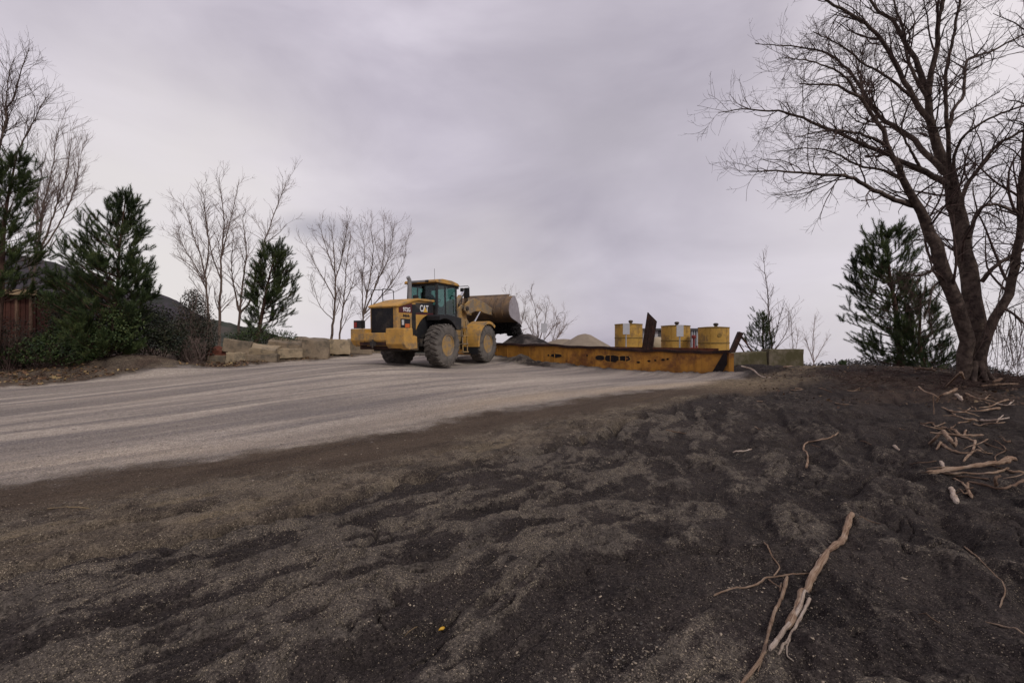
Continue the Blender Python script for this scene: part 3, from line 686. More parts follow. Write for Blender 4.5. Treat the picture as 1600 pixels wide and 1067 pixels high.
# the large bare tree on the right
DT = 11.6
bt = [
 ([(1506,592),(1508,524),(1490,466),(1472,419),(1459,371),(1438,330),(1429,312),(1414,285),(1391,232),(1369,187),(1339,150),(1301,135),(1249,131)], DT, DT-.8, .225, .022),
 ([(1429,322),(1395,311),(1357,292),(1324,276),(1275,272),(1222,268),(1170,268)], DT-.2, DT-1.6, .085, .012),
 ([(1526,594),(1526,540),(1524,497),(1513,419),(1502,366),(1496,337),(1489,300),(1478,262),(1466,225),(1455,187),(1447,150),(1425,82),(1399,41),(1357,0),(1320,-60)], DT+.1, DT+1.2, .285, .02),
 ([(1479,287),(1440,266),(1399,247),(1357,229),(1305,206),(1256,187),(1211,174),(1165,171),(1122,176)], DT+.3, DT-.6, .10, .008),
 ([(1476,272),(1447,240),(1417,210),(1376,184),(1350,146),(1327,112),(1301,88),(1260,75),(1222,71),(1180,69)], DT+.35, DT+2.2, .105, .009),
 ([(1456,195),(1425,150),(1399,97),(1372,56),(1342,30),(1290,0),(1240,-40)], DT+.5, DT+.1, .095, .02),
 ([(1421,150),(1380,116),(1350,101),(1320,75),(1270,50)], DT+.4, DT-1.0, .05, .01),
 ([(1451,150),(1455,112),(1464,75),(1466,30),(1474,0),(1480,-80)], DT+.8, DT+.4, .10, .03),
 ([(1484,280),(1483,250),(1481,210),(1478,165),(1479,112),(1490,60),(1500,0),(1506,-70)], DT+.3, DT-.9, .075, .02),
 ([(1489,290),(1490,250),(1497,228),(1511,208),(1549,184),(1600,165),(1660,140)], DT+.3, DT-1.2, .06, .012),
 ([(1482,200),(1489,175),(1504,150),(1511,97),(1545,82),(1597,56),(1650,30)], DT+.2, DT+1.6, .06, .015),
 ([(1500,330),(1508,295),(1530,262),(1560,225),(1582,214),(1600,204),(1660,200)], DT+.2, DT-.4, .075, .02),
 ([(1532,580),(1536,545),(1546,508),(1566,476),(1582,445),(1590,392),(1593,345),(1599,262),(1605,200),(1610,120),(1604,20),(1600,-60)], DT-.1, DT-.9, .16, .03),
 ([(1534,440),(1555,416),(1600,390),(1660,365)], DT, DT-.8, .07, .02),
 ([(1512,372),(1530,328),(1556,320),(1582,330),(1630,345)], DT+.1, DT+1.2, .07, .02),
 ([(1466,416),(1448,427),(1430,431),(1412,424)], DT-.05, DT-.7, .06, .014),
 ([(1471,440),(1458,449),(1452,478),(1444,500)], DT-.05, DT-.6, .035, .008),
 ([(1547,508),(1565,485),(1585,492),(1612,520),(1640,560)], DT-.1, DT-1.0, .05, .008),
 ([(1590,400),(1575,420),(1560,470),(1556,520)], DT-.4, DT-.9, .03, .006),
 ([(1598,300),(1620,330),(1630,400),(1625,470)], DT-.5, DT-1.4, .05, .008),
 ([(1447,150),(1420,100),(1412,50),(1396,0),(1385,-60)], DT+.6, DT+1.8, .06, .015),
 ([(1391,232),(1360,215),(1322,205),(1280,206),(1240,215)], DT-.4, DT-1.9, .055, .008),
 ([(1369,187),(1352,165),(1345,125),(1348,80)], DT-.5, DT+.6, .05, .01),
 ([(1414,285),(1385,268),(1340,258),(1300,238),(1255,232),(1205,240)], DT-.3, DT+1.0, .05, .008),
 ([(1339,150),(1320,120),(1280,100),(1225,90)], DT-.6, DT-1.6, .04, .008),
 ([(1440,266),(1420,230),(1400,190),(1390,150)], DT+.2, DT-.9, .05, .008),
]
stems = [(px_path(p, a, b), r0*(.76 if r0 < .14 else .73), r1) for p, a, b, r0, r1 in bt]
lv_big = [dict(dens=5.6, L0=.6, L1=2.4, ang=46, up=.035, n=9, t0=.2, wob=.11, rmin=.005, rfac=.42, taper=1.05),
          dict(dens=7.0, L0=.25, L1=1.0, ang=46, up=.05, n=6, t0=.15, wob=.12, rmin=.0038, rfac=.6),
          dict(dens=6.0, L0=.12, L1=.42, ang=42, up=.10, n=5, t0=.2, wob=.12, rmin=.003, rfac=.7)]
big = bare_tree('bare_tree', stems, 3, 'tall bare tree with thick forked trunk on the black sand crest beside the driftwood', 'leafless trees', (M['bark'], M['twig']), lv_big, base=P(1522, 592, DT), stemsides=12)
# root flare, hanging twigs at the right
rng = np.random.default_rng(8); so = Soup(); bb = P(1522, 592, DT)
hang = []
for k in range(46):
    x = 1535+rng.random()*95; y = 470+rng.random()*60; D = DT-.2-rng.random()*1.6
    hang.append(smooth_path([P(x, y, D)-bb, P(x+rng.normal()*8, y+45, D-.1)-bb, P(x+rng.normal()*12, min(y+60+rng.random()*60, 592), D-.2)-bb], 8))
hang = np.array(hang); hr = np.full(hang.shape[:2], .007)*np.linspace(1, .5, 8)
so.tubes(hang, hr, 3)
h2, r2 = spawn(hang, hr, rng, dens=3.0, L0=.15, L1=.5, ang=40, up=-.05, n=5, rmin=.004)
so.tubes(h2, r2, 3); so.build('hanging_twigs', M['twig'], big)
so = Soup(); fl = []
for a in np.linspace(0, 2*math.pi, 9)[:-1]:
    c = P(1522, 590, DT)-bb; q = np.array([math.cos(a), math.sin(a), 0])
    e = c+q*(.36+.16*rng.random()); e[2] = gz(e[0]+bb[0], e[1]+bb[1])-bb[2]-.10
    fl.append(smooth_path([c+q*.14+[0, 0, .42], c+q*.22+[0, 0, .14], e], 8))
fl = np.array(fl); so.tubes(fl, np.full(fl.shape[:2], .09)*np.linspace(1.0, .45, 8), 8); so.build('root', M['bark'], big, True)

# leafless trees behind the blocks, the loader and the wall
lv_mid = [dict(dens=3.2, L0=.7, L1=2.6, ang=32, up=.07, n=8, t0=.2, wob=.07, rmin=.009, rfac=.5),
          dict(dens=4.4, L0=.4, L1=1.3, ang=34, up=.08, n=5, t0=.15, wob=.08, rmin=.007, rfac=.65),
          dict(dens=3.6, L0=.2, L1=.7, ang=34, up=.09, n=4, t0=.2, wob=.08, rmin=.0055, rfac=.75)]
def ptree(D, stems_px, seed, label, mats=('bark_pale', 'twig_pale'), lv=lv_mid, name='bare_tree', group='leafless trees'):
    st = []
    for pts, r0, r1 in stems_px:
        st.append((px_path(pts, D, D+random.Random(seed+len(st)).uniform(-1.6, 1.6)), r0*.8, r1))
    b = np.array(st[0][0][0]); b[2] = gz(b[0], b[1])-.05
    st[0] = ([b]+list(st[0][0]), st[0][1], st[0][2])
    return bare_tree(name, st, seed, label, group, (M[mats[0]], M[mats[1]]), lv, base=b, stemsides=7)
ptree(31, [([(343,505),(345,455),(346,404),(350,350),(346,311),(342,278)], .14, .012), ([(347,400),(356,360),(366,320),(374,280)], .06, .01), ([(347,440),(332,400),(322,350),(318,300)], .06, .01)], 11,
      'straight slim bare tree left of the round pine')
ptree(30, [([(327,505),(322,445),(318,420),(308,385),(296,345),(286,318)], .12, .012), ([(322,450),(308,425),(288,408),(268,396)], .06, .01), ([(320,430),(326,390),(322,340),(312,300)], .06, .01), ([(320,440),(303,412),(284,380),(278,352)], .05, .01)], 12,
      'bare tree spreading its crown to the left above the dark cone shaped shrub')
ptree(30, [([(373,510),(375,480),(381,428),(385,389),(380,350),(384,325)], .12, .012), ([(374,485),(364,440),(362,400),(366,365)], .07, .01), ([(375,490),(390,470),(408,400),(425,345),(440,305),(454,272)], .09, .01), ([(414,380),(435,365),(448,350)], .04, .01)], 13,
      'bare tree leaning out to the right above the round pine')
ptree(33, [([(517,535),(523,478),(523,410),(517,350)], .14, .012), ([(524,470),(508,440),(493,415),(480,385)], .06, .01), ([(523,440),(535,400),(543,350)], .06, .01), ([(524,430),(509,385),(498,348)], .05, .01), ([(521,500),(500,478),(488,440)], .04, .01)], 14,
      'bare tree behind the concrete blocks, left of the pair by the yellow loader')
ptree(34, [([(529,535),(536,480),(541,420),(548,360)], .10, .012), ([(536,480),(552,440),(556,400)], .05, .01), ([(531,520),(545,490),(551,470)], .04, .01)], 15,
      'thin bare tree just right of the one behind the concrete blocks')
ptree(33, [([(566,535),(568,490),(577,440),(583,390),(578,350)], .10, .012), ([(568,492),(590,440),(608,400),(616,350)], .08, .01), ([(567,495),(566,440),(570,400),(566,360)], .06, .01), ([(570,490),(606,450),(630,410),(636,372)], .06, .01), ([(585,450),(600,400),(600,348)], .05, .01)], 16,
      'many stemmed bare tree fanning out behind the rear of the yellow loader')
lv_far = [dict(dens=3.2, L0=.8, L1=2.8, ang=32, up=.06, n=7, t0=.15, wob=.08, rmin=.013, rfac=.55),
          dict(dens=3.0, L0=.4, L1=1.4, ang=34, up=.06, n=5, t0=.1, wob=.08, rmin=.011, rfac=.65),
          dict(dens=2.0, L0=.2, L1=.7, ang=34, up=.06, n=4, t0=.2, wob=.08, rmin=.009, rfac=.75)]
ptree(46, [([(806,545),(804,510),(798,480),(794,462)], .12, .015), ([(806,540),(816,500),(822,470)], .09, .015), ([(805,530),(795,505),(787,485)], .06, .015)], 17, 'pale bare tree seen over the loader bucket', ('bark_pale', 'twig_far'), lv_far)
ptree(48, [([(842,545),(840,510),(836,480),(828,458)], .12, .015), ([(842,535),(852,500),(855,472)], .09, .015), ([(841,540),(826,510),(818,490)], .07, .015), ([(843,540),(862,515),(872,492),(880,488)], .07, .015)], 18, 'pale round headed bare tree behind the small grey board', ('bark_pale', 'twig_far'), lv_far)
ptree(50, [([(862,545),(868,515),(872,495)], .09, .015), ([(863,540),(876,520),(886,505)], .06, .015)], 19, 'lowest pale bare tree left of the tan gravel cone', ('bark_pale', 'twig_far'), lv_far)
lv_sap = [dict(dens=5.5, L0=.4, L1=1.7, ang=36, up=.07, n=7, t0=.12, wob=.06, rmin=.008, rfac=.5),
          dict(dens=3.6, L0=.2, L1=.7, ang=34, up=.07, n=5, t0=.15, wob=.08, rmin=.006, rfac=.65)]
ptree(24, [([(1208,560),(1203,520),(1200,470),(1196,430),(1193,402)], .075, .008), ([(1206,545),(1216,505),(1226,470)], .03, .006), ([(1207,550),(1228,520),(1238,480)], .03, .006)], 20, 'slender bare sapling with a pointed top behind the mossy wall', ('twig', 'twig_pale'), lv_sap, 'bare_sapling')
ptree(32, [([(1240,560),(1238,530),(1236,500)], .05, .01), ([(1241,558),(1246,530),(1243,505)], .03, .008)], 21, 'short faint bare sapling above the right end of the mossy wall', ('twig_pale', 'twig_far'), lv_sap, 'bare_sapling')
ptree(38, [([(1271,572),(1270,540),(1272,510),(1274,492)], .07, .01), ([(1272,566),(1286,540),(1298,522)], .04, .008), ([(1271,566),(1262,540),(1256,520)], .04, .008)], 22, 'faint bare tree standing alone between the mossy wall and the dark pines', ('twig_pale', 'twig_far'), lv_sap)
# the far left: two leafless trees behind the pines
ptree(19, [([(-38,560),(-30,430),(-14,300),(2,215),(22,150),(46,76)], .15, .012), ([(-16,310),(20,250),(45,205),(72,152)], .07, .01), ([(-30,420),(-6,380),(14,330),(30,290)], .06, .01), ([(-5,245),(8,190),(12,130),(20,96)], .05, .01)], 23, 'tall bare tree at the left edge leaning to the right over the pines', ('bark', 'twig'), [dict(l, dens=l['dens']*1.25, rmin=l['rmin']*.7) for l in lv_mid])
ptree(21, [([(40,560),(52,440),(66,340),(82,265),(92,200)], .10, .01), ([(57,410),(84,335),(104,270),(112,215)], .06, .01), ([(60,400),(96,345),(118,290),(124,235)], .05, .01), ([(54,430),(58,360),(60,300),(72,240)], .05, .01)], 24, 'reddish bare tree between the two pines on the left', ('bark_pale', 'twig_pale'), [dict(l, dens=l['dens']*1.3, rmin=l['rmin']*.75, ang=24) for l in lv_mid])

# pines: whorls of up-curved branches carrying bottle-brush shoots of needles
def shoot_template(rng, nn=44, L=.36, nl=.15, w=.009):
    V, Fc = [], []
    for i in range(nn):
        t = (i+.3)/nn; z = L*t; a = i*2.4+rng.random()*.5
        out_ = math.radians(28+30*(1-t))*(.8+.4*rng.random())
        d = np.array([math.cos(a)*math.sin(out_), math.sin(a)*math.sin(out_), math.cos(out_)])
        s_ = np.array([-math.sin(a), math.cos(a), 0])*w
        p = np.array([0, 0, z]); n0 = len(V)
        V += [p-s_, p+s_, p+d*nl*(.8+.4*rng.random())]; Fc.append((n0, n0+1, n0+2))
    return np.array(V), np.array(Fc)
def place_shoots(Pp, Dd, S, rng, templates):
    """copies of the needle shoots at points Pp pointing along Dd, scaled by S"""
    Vs, Fs = [], []; n = 0
    k = rng.integers(0, len(templates), len(Pp))
    for ti, (tv, tf) in enumerate(templates):
        sel = np.where(k == ti)[0]
        if not len(sel): continue
        d = _norm(Dd[sel]); ref = np.where(np.abs(d[:, 2:3]) > .95, np.array([1., 0, 0]), np.array([0, 0, 1.]))
        a = _norm(np.cross(d, ref)); b = np.cross(d, a)
        ph = rng.random(len(sel))[:, None]*6.28; a, b = a*np.cos(ph)+b*np.sin(ph), -a*np.sin(ph)+b*np.cos(ph)
        Mx = np.stack([a, b, d], 2)*S[sel][:, None, None]
        v = np.einsum('bij,kj->bki', Mx, tv)+Pp[sel][:, None]
        Vs.append(v.reshape(-1, 3)); Fs.append((tf[None]+np.arange(len(sel))[:, None, None]*len(tv)).reshape(-1, 3)+n); n += len(sel)*len(tv)
    return np.concatenate(Vs), np.concatenate(Fs)
_r0 = np.random.default_rng(1)
SH = [shoot_template(_r0) for _ in range(6)]
def pine(D, base, top, prof, seed, label, needle='needle', trunk_r=.13, dens=1.0, side=None, group='pines', thin=1.0, shoot=1.0, wh=.34):
    """prof: list of (height fraction, left half width px, right half width px) of the crown"""
    rng = np.random.default_rng(seed)
    b = P(base[0], base[1], D); b[2] = gz(b[0], b[1])-.05
    tp = P(top[0], top[1], D)
    root = empty('pine_tree', tuple(b)); tag(root, label, 'tree', group)
    H = tp-b; px_m = D/F
    tr = Soup(); cr = Soup()
    ctr = smooth_path([np.zeros(3), H*.35+rng.normal(size=3)*[.08, .08, 0], H*.7+rng.normal(size=3)*[.1, .1, 0], H], 24)
    rad = np.linspace(trunk_r, .02, 24)
    tr.tubes(ctr[None], rad[None], 9)
    PP = []
    t = prof[0][0]
    prof = [(a_, b_*.86, c__*.86) for a_, b_, c__ in prof]
    while t < .98:
        i = t*23; i0 = int(i); c = ctr[i0]+(ctr[min(i0+1, 23)]-ctr[i0])*(i-i0)
        wl_ = np.interp(t, [p[0] for p in prof], [p[1] for p in prof])*px_m; wr_ = np.interp(t, [p[0] for p in prof], [p[2] for p in prof])*px_m
        nb = rng.integers(4, 7); a0 = rng.random()*6.28
        for k in range(nb):
            a = a0+k*6.283/nb+rng.normal()*.25; ca = math.cos(a)
            L = (wr_ if ca > 0 else wl_)*abs(ca)**1.0+(wl_+wr_)*.5*(1-abs(ca))
            L *= .72+.34*rng.random()
            if L < .12: continue
            q = np.array([ca, math.sin(a), 0]); el = .10+.75*t
            PP.append(smooth_path([c, c+q*L*.5+[0, 0, L*(.12+.25*t)], c+q*L+[0, 0, L*(.35+.55*t)*(.8+.4*rng.random())]], 9))
        t += wh/np.linalg.norm(H)*(.7+.6*rng.random())
    PP = np.array(PP); ln = np.linalg.norm(PP[:, -1]-PP[:, 0], axis=1)
    RR = np.clip(ln*.018, .008, .05)[:, None]*np.linspace(1, .35, 9)
    br = Soup(); br.tubes(PP, RR, 4)
    P2, R2 = spawn(PP, RR, rng, dens=4.0*dens, L0=.25, L1=.8, ang=46, up=.16, n=5, t0=.25, wob=.07, rmin=.006, rfac=.7)
    br.tubes(P2, R2, 3)
    pts, drs = [PP[:, -1]], [PP[:, -1]-PP[:, -3]]
    if len(P2): pts.append(P2[:, -1]); drs.append(P2[:, -1]-P2[:, -3]); pts.append(P2[:, 2]); drs.append(P2[:, 3]-P2[:, 1]+[0, 0, .05])
    for s_ in (5, 7): pts.append(PP[:, s_]); drs.append(PP[:, s_+1]-PP[:, s_-1]+rng.normal(size=(len(PP), 3))*.05)
    P3, R3 = spawn(P2, R2, rng, dens=2.8*dens, L0=.12, L1=.35, ang=44, up=.2, n=4, t0=.2, wob=.08, rmin=.005)
    if len(P3): pts.append(P3[:, -1]); drs.append(P3[:, -1]-P3[:, -2])
    pts.append(ctr[-1:]); drs.append(np.array([[0, 0, 1.]]))
    pts = np.concatenate(pts); drs = _norm(np.concatenate(drs))+np.array([0, 0, .4])+rng.normal(size=(len(pts), 3))*.15; 
    keep = rng.random(len(pts)) < thin
    S = (.62+.45*rng.random(len(pts)))*shoot
    V, T = place_shoots(pts[keep]-_norm(drs[keep])*.12*shoot, drs[keep], S[keep], rng, SH)
    tr.build('trunk', M['pine_bark'], root, True)
    br.build('branches', M['pine_bark'], root)
    mesh_np('crown', V, T, M[needle], root)
    return root
pine(27.5, (398,548), (431,392), [(.14,8,34),(.30,16,56),(.5,20,58),(.7,26,46),(.85,22,34),(1,6,10)], 31, 'round dark pine leaning right behind the concrete blocks', trunk_r=.15, dens=1.25, shoot=1.2, wh=.33)
pine(18.0, (165,565), (196,312), [(.02,98,62),(.25,104,60),(.45,90,46),(.62,66,32),(.78,42,28),(.9,20,22),(1,5,8)], 32, 'broad olive green pine with a pointed top behind the low black mound', needle='needle_olive', trunk_r=.075, dens=1.2, shoot=1.12, wh=.31)
pine(16.5, (-12,575), (26,243), [(.33,60,50),(.40,70,72),(.5,55,46),(.7,40,32),(.88,26,20),(1,6,8)], 33, 'tall dark pine at the left edge in front of the wooden shed', trunk_r=.14, dens=.9, shoot=1.15)
pine(17.5, (1408,580), (1383,364), [(.06,70,8),(.2,84,8),(.45,82,16),(.65,62,32),(.82,40,34),(.93,20,18),(1,6,6)], 34, 'tall egg shaped pine left of the large bare tree', trunk_r=.13, dens=1.2, shoot=1.05, wh=.31)
pine(16.0, (1446,584), (1438,455), [(.05,32,40),(.3,34,40),(.55,28,32),(.8,16,18),(1,4,6)], 35, 'small pine tucked between the egg shaped pine and the large bare tree', trunk_r=.07, dens=1.3, shoot=.9, wh=.2, needle='needle_olive')
pine(22.0, (1196,560), (1194,490), [(.1,36,12),(.4,30,10),(.7,18,8),(1,4,4)], 36, 'little pine behind the mossy wall beside the bare sapling', trunk_r=.06, dens=.8, shoot=.8, wh=.22)

# shrubs: leaves spread through several lumps, with bare twigs between
def leaf_cloud(rng, lumps, n, size):
    """lumps: (centre, radii); leaves thicker near the surface"""
    vol = np.array([np.prod(r) for _, r in lumps]); w = vol**.67/np.sum(vol**.67)
    k = rng.choice(len(lumps), n, p=w)
    C = np.array([c for c, _ in lumps])[k]; Rd = np.array([r for _, r in lumps])[k]
    d = _norm(rng.normal(size=(n, 3))); rad = (1-.55*rng.random(n)**1.6)
    nzv = vnoise(d[:, 0]*3+k*7.1, d[:, 1]*3+d[:, 2]*2.3, 5); rad *= .72+.5*nzv
    Pp = C+d*Rd*rad[:, None]
    nrm = _norm(d+rng.normal(size=(n, 3))*.8+[0, 0, .4]); a = _norm(np.cross(nrm, rng.normal(size=(n, 3)))); b = np.cross(nrm, a)
    s = size*(.6+.8*rng.random(n))[:, None]
    V = np.stack([Pp-a*s*.9, Pp-b*s*.45, Pp+a*s, Pp+b*s*.45], 1).reshape(-1, 3)
    return V, np.arange(4*n).reshape(n, 4)
def shrub(name, base, lumps, n, size, matn, seed, label, cat='shrub', group='shrubs', twigs=40, twl=.9, twm='twig', kind=None):
    rng = np.random.default_rng(seed); b = np.array(base, float)
    root = empty(name, tuple(b)); tag(root, label, cat, group, kind)
    V, Q = leaf_cloud(rng, [(np.array(c)-b, np.array(r)) for c, r in lumps], n, size)
    mesh_np('foliage', V, Q, M[matn], root)
    if twigs:
        PP = []
        for k in range(twigs):
            c, r = lumps[rng.integers(len(lumps))]; c = np.array(c)-b
            e = c+_norm(rng.normal(size=3)+[0, 0, .8])*np.array(r)*(.8+.5*rng.random())
            s0 = np.array([c[0]*.6+rng.normal()*.15, c[1]*.6+rng.normal()*.1, 0])
            PP.append(smooth_path([s0, (s0+e)/2+rng.normal(size=3)*.12, e], 8))
        PP = np.array(PP); RR = np.full(PP.shape[:2], .014)*np.linspace(1, .35, 8)
        so = Soup(); so.tubes(PP, RR, 4)
        P2, R2 = spawn(PP, RR, rng, dens=2.6, L0=.2, L1=twl, ang=42, up=.05, n=5, t0=.3, rmin=.0045); so.tubes(P2, R2, 3)
        so.build('stems', M[twm], root)
    return root
def GP(px, py, D):
    p = P(px, py, D); p[2] = gz(p[0], p[1]); return p
def lump(px, py, D, rx, ry, rz): return (P(px, py, D), (rx*D/F, ry, rz*D/F))
shrub('broadleaf_bush', GP(232, 560, 19.5), [lump(232,520,19.5,44,1.1,38), lump(205,500,19.8,30,.9,30), lump(258,512,19.3,28,.8,30), lump(232,490,19.8,30,.7,18), lump(270,535,19.2,24,.6,20), lump(190,540,19.2,26,.7,18)], 7000, .055, 'leaf_dark', 41, 'dark glossy broadleaf bush between the olive pine and the cone shaped shrub', 'bush')
shrub('ivy_clump', GP(303, 562, 21.5), [lump(302,520,21.5,36,1.0,44), lump(303,490,21.5,24,.8,36), lump(303,468,21.5,12,.5,18), lump(322,525,21.2,18,.6,30), lump(280,535,21.2,20,.6,24)], 6500, .05, 'leaf_ivy', 42, 'dark cone shaped clump of ivy and twigs left of the concrete blocks', 'bush', twigs=90, twl=1.0, twm='twig_pale')
shrub('green_bush', GP(415, 540, 24), [lump(402,522,24,30,.8,18), lump(440,528,24.3,26,.8,14), lump(372,528,23.8,18,.6,14)], 3000, .05, 'leaf_green', 43, 'low green bush under the round pine behind the concrete blocks', 'bush', twigs=40)
shrub('undergrowth_bush', GP(60, 568, 17.2), [lump(70,545,17.2,48,.8,24), lump(20,552,17.4,40,.8,24), lump(115,552,17.2,36,.7,20)], 5200, .05, 'leaf_green', 44, 'low tangled undergrowth below the pine at the left edge', 'bush', twigs=70)
shrub('undergrowth_bush', GP(150, 560, 18.2), [lump(150,535,18.5,42,.8,34), lump(110,520,18.8,36,.8,40), lump(75,535,19.0,30,.7,24)], 5200, .05, 'leaf_dark', 45, 'dark shrub filling the gap under the olive green pine', 'bush', twigs=70)
shrub('undergrowth_bush', GP(-60, 560, 17.4), [lump(-60,530,17.4,70,.9,46), lump(-120,540,17.0,60,.9,50)], 4200, .05, 'leaf_dark', 46, 'dark shrub at the far left edge under the tall pine', 'bush', twigs=40)
shrub('twig_brush', GP(300, 566, 20.4), [lump(300,545,20.4,22,.4,16)], 350, .04, 'leaf_ivy', 47, 'grey leafless brush in front of the cone shaped clump', 'bush', twigs=90, twl=.8, twm='twig_pale')
shrub('grass_tuft', GP(1316, 583, 16.8), [(GP(1316, 583, 16.8)+[0, 0, .08], (.16, .14, .11))], 260, .035, 'leaf_green', 48, 'tiny bright green tuft alone on the black sand crest', 'plant', 'small plants', twigs=0)
shrub('tall_shrub', GP(125, 560, 19.0), [lump(150,478,19.2,44,.9,46), lump(100,470,19.4,36,.9,44), lump(185,510,17.6,36,.6,40), lump(150,530,17.4,34,.5,30), lump(110,525,17.6,30,.5,30)], 9000, .05, 'needle_olive', 49, 'tall olive green shrub mass behind the broad olive pine', 'shrub', twigs=70)
shrub('twig_brush', GP(18, 566, 17.0), [lump(18,530,17.0,34,.4,36)], 500, .045, 'leaf_ivy', 50, 'bare brush standing in front of the red brown shed', twigs=60, twl=.9, twm='twig')
# far wood beyond the crest on the right, too far to tell apart
rng = np.random.default_rng(77); lumps = []
for k in range(150):
    px = 1225+k*2.6+rng.normal()*2; D = 95+rng.random()*14
    t_ = 566+3*math.sin(px*.021)-(4 if 1310 < px < 1420 else 0)+rng.normal()*1.3
    if px > 1535: t_ += (px-1535)*.28
    lumps.append(((lambda p: p)(P(px, t_+14, D)), (1.2+rng.random(), 1.4, 16*D/F)))
V, Q = leaf_cloud(rng, lumps, 16000, .30)
tag(mesh_np('distant_wood', V, Q, M['leaf_far']), kind='stuff')
# dead brush and dry stalks on the crest around the tree
rng = np.random.default_rng(78); so = Soup(); PP = []
for k in range(900):
    if rng.random() < .6: px, py = 1300+rng.random()*320, 577+rng.random()*34
    else: px, py = 1460+rng.random()*150, 585+rng.random()*24
    c = ground_hit(px, py, 24)
    if c[1] < 6 or c[1] > 20: continue
    a = rng.random()*6.28; L = .12+.28*rng.random()
    PP.append(smooth_path([c, c+[math.cos(a)*L*.5, math.sin(a)*L*.5, L*.35*rng.random()], c+[math.cos(a)*L, math.sin(a)*L, L*.4*rng.random()]], 4))
PP = np.array(PP); so.tubes(PP, np.full(PP.shape[:2], .006), 3)
tag(so.build('dead_brush', M['twig']), kind='stuff')

# ------------------------------------------------------------------ the wheel loader: x forward, y left, z up, origin on the ground under the rear axle
HEAD = R(65)     # heading measured from +X
fw = np.array([math.cos(HEAD), math.sin(HEAD)]); lf = np.array([-fw[1], fw[0]])
near_rear = P(691, 541, 18.6)[:2]; near_front = near_rear+fw*3.45
ra = near_rear+lf*1.1
z_r = np.mean([gz(*near_rear), gz(*(near_rear+lf*2.2))]); z_f = np.mean([gz(*near_front), gz(*(near_front+lf*2.2))])
LO = empty('wheel_loader', (ra[0], ra[1], z_r-.02)); LO.rotation_euler = (0, -math.atan2(z_f-z_r, 3.45), HEAD)
tag(LO, 'yellow and black wheel loader tipping black sand from its raised bucket into the rusty trough', 'wheel loader')

def text_mesh(txt, size, matn, parent, name, loc, rx=R(90), rz=0, ext=.004, sx=1.0):
    cu = bpy.data.curves.new(name, 'FONT'); cu.body = txt; cu.size = size; cu.extrude = ext; cu.resolution_u = 3; cu.offset = size*.02
    tmp = bpy.data.objects.new(name+'_t', cu); COL.objects.link(tmp)
    dg = bpy.context.evaluated_depsgraph_get()
    me = bpy.data.meshes.new_from_object(tmp.evaluated_get(dg)); bpy.data.objects.remove(tmp)
    o = bpy.data.objects.new(name, me); COL.objects.link(o); me.materials.clear(); me.materials.append(M[matn])
    o.parent = parent; o.location = loc; o.rotation_euler = (rx, 0, rz); o.scale = (sx, 1, 1)
    return o

# wheels
def tyre_mb():
    mb = MB(); W = .33
    prof = [(.40, -.25), (.42, -.285), (.52, -.325), (.66, -.34), (.77, -.325), (.825, -.285), (.84, -.20), (.845, 0), (.84, .20), (.825, .285), (.77, .325), (.66, .34), (.52, .325), (.42, .285), (.40, .25)]
    mb.lathe(prof, 56, closed=False)
    n = 25
    for sgn in (1, -1):
        for k in range(n):
            a0 = (k+(.5 if sgn > 0 else 0))*2*math.pi/n
            pts_b, pts_t = [], []
            sect = [(0.01, 0.0, .848, .882), (.16, .05, .846, .884), (.27, .10, .832, .880), (.325, .13, .78, .825)]
            wd = .068
            v = []
            for (yy, da, r0, r1) in sect:
                for (rr, dd) in ((r0-.02, -wd), (r0-.02, wd), (r1, wd*.8), (r1, -wd*.8)):
                    a = a0+da+dd; v.append((rr*math.cos(a), rr*math.sin(a), yy*sgn))
            f = []
            for i in range(3):
                for j in range(4):
                    q = (i*4+j, i*4+(j+1) % 4, (i+1)*4+(j+1) % 4, (i+1)*4+j); f.append(q if sgn > 0 else q[::-1])
            f += [(0, 3, 2, 1) if sgn > 0 else (0, 1, 2, 3), (12, 13, 14, 15) if sgn > 0 else (15, 14, 13, 12)]
            mb.add(v, f)
    return mb
TYRE = None
def wheel(x, y):
    global TYRE
    sgn = -1 if y < 0 else 1
    w = empty('wheel'); w.parent = LO; w.location = (x, y, .875)
    mrot = Matrix.Rotation(R(-90)*sgn, 4, 'X')           # lathe axis -> outward
    if TYRE is None: t = tyre_mb().build('tyre', M['rubber'], w, True); TYRE = t.data
    else:
        t = bpy.data.objects.new('tyre', TYRE); COL.objects.link(t); t.parent = w
    t.rotation_euler = (R(-90)*sgn, 0, random.Random(int(x*7+y)).random())
    t.rotation_euler = Matrix.Rotation(R(-90)*sgn, 4, 'X').to_euler()
    mb = MB()
    mb.lathe([(.425, .265), (.445, .285), (.445, .30), (.42, .305), (.40, .27), (.375, .20), (.36, .09), (.34, .05), (.24, .03), (.235, .10), (.20, .115), (.13, .115), (.12, .16), (.0, .165)], 40)
    for k in range(14):
        a = k*2*math.pi/14; mb.cyl((.285*math.cos(a), .285*math.sin(a), .035), (.285*math.cos(a), .285*math.sin(a), .07), .018, 6)
    rim = mb.build('rim', M['yellow_dusty'], w, True); rim.rotation_euler = t.rotation_euler
    return w
for (x, y) in ((0, -1.1), (0, 1.1), (3.45, -1.1), (3.45, 1.1)): wheel(x, y)
for x in (0, 3.45):
    mb = MB(); mb.tube([(x, -.86, .875), (x, -.4, .875), (x, -.28, .875), (x, .28, .875), (x, .4, .875), (x, .86, .875)], [.17, .17, .30, .30, .17, .17], 16)
    mb.build('axle', M['dark'], LO, True)

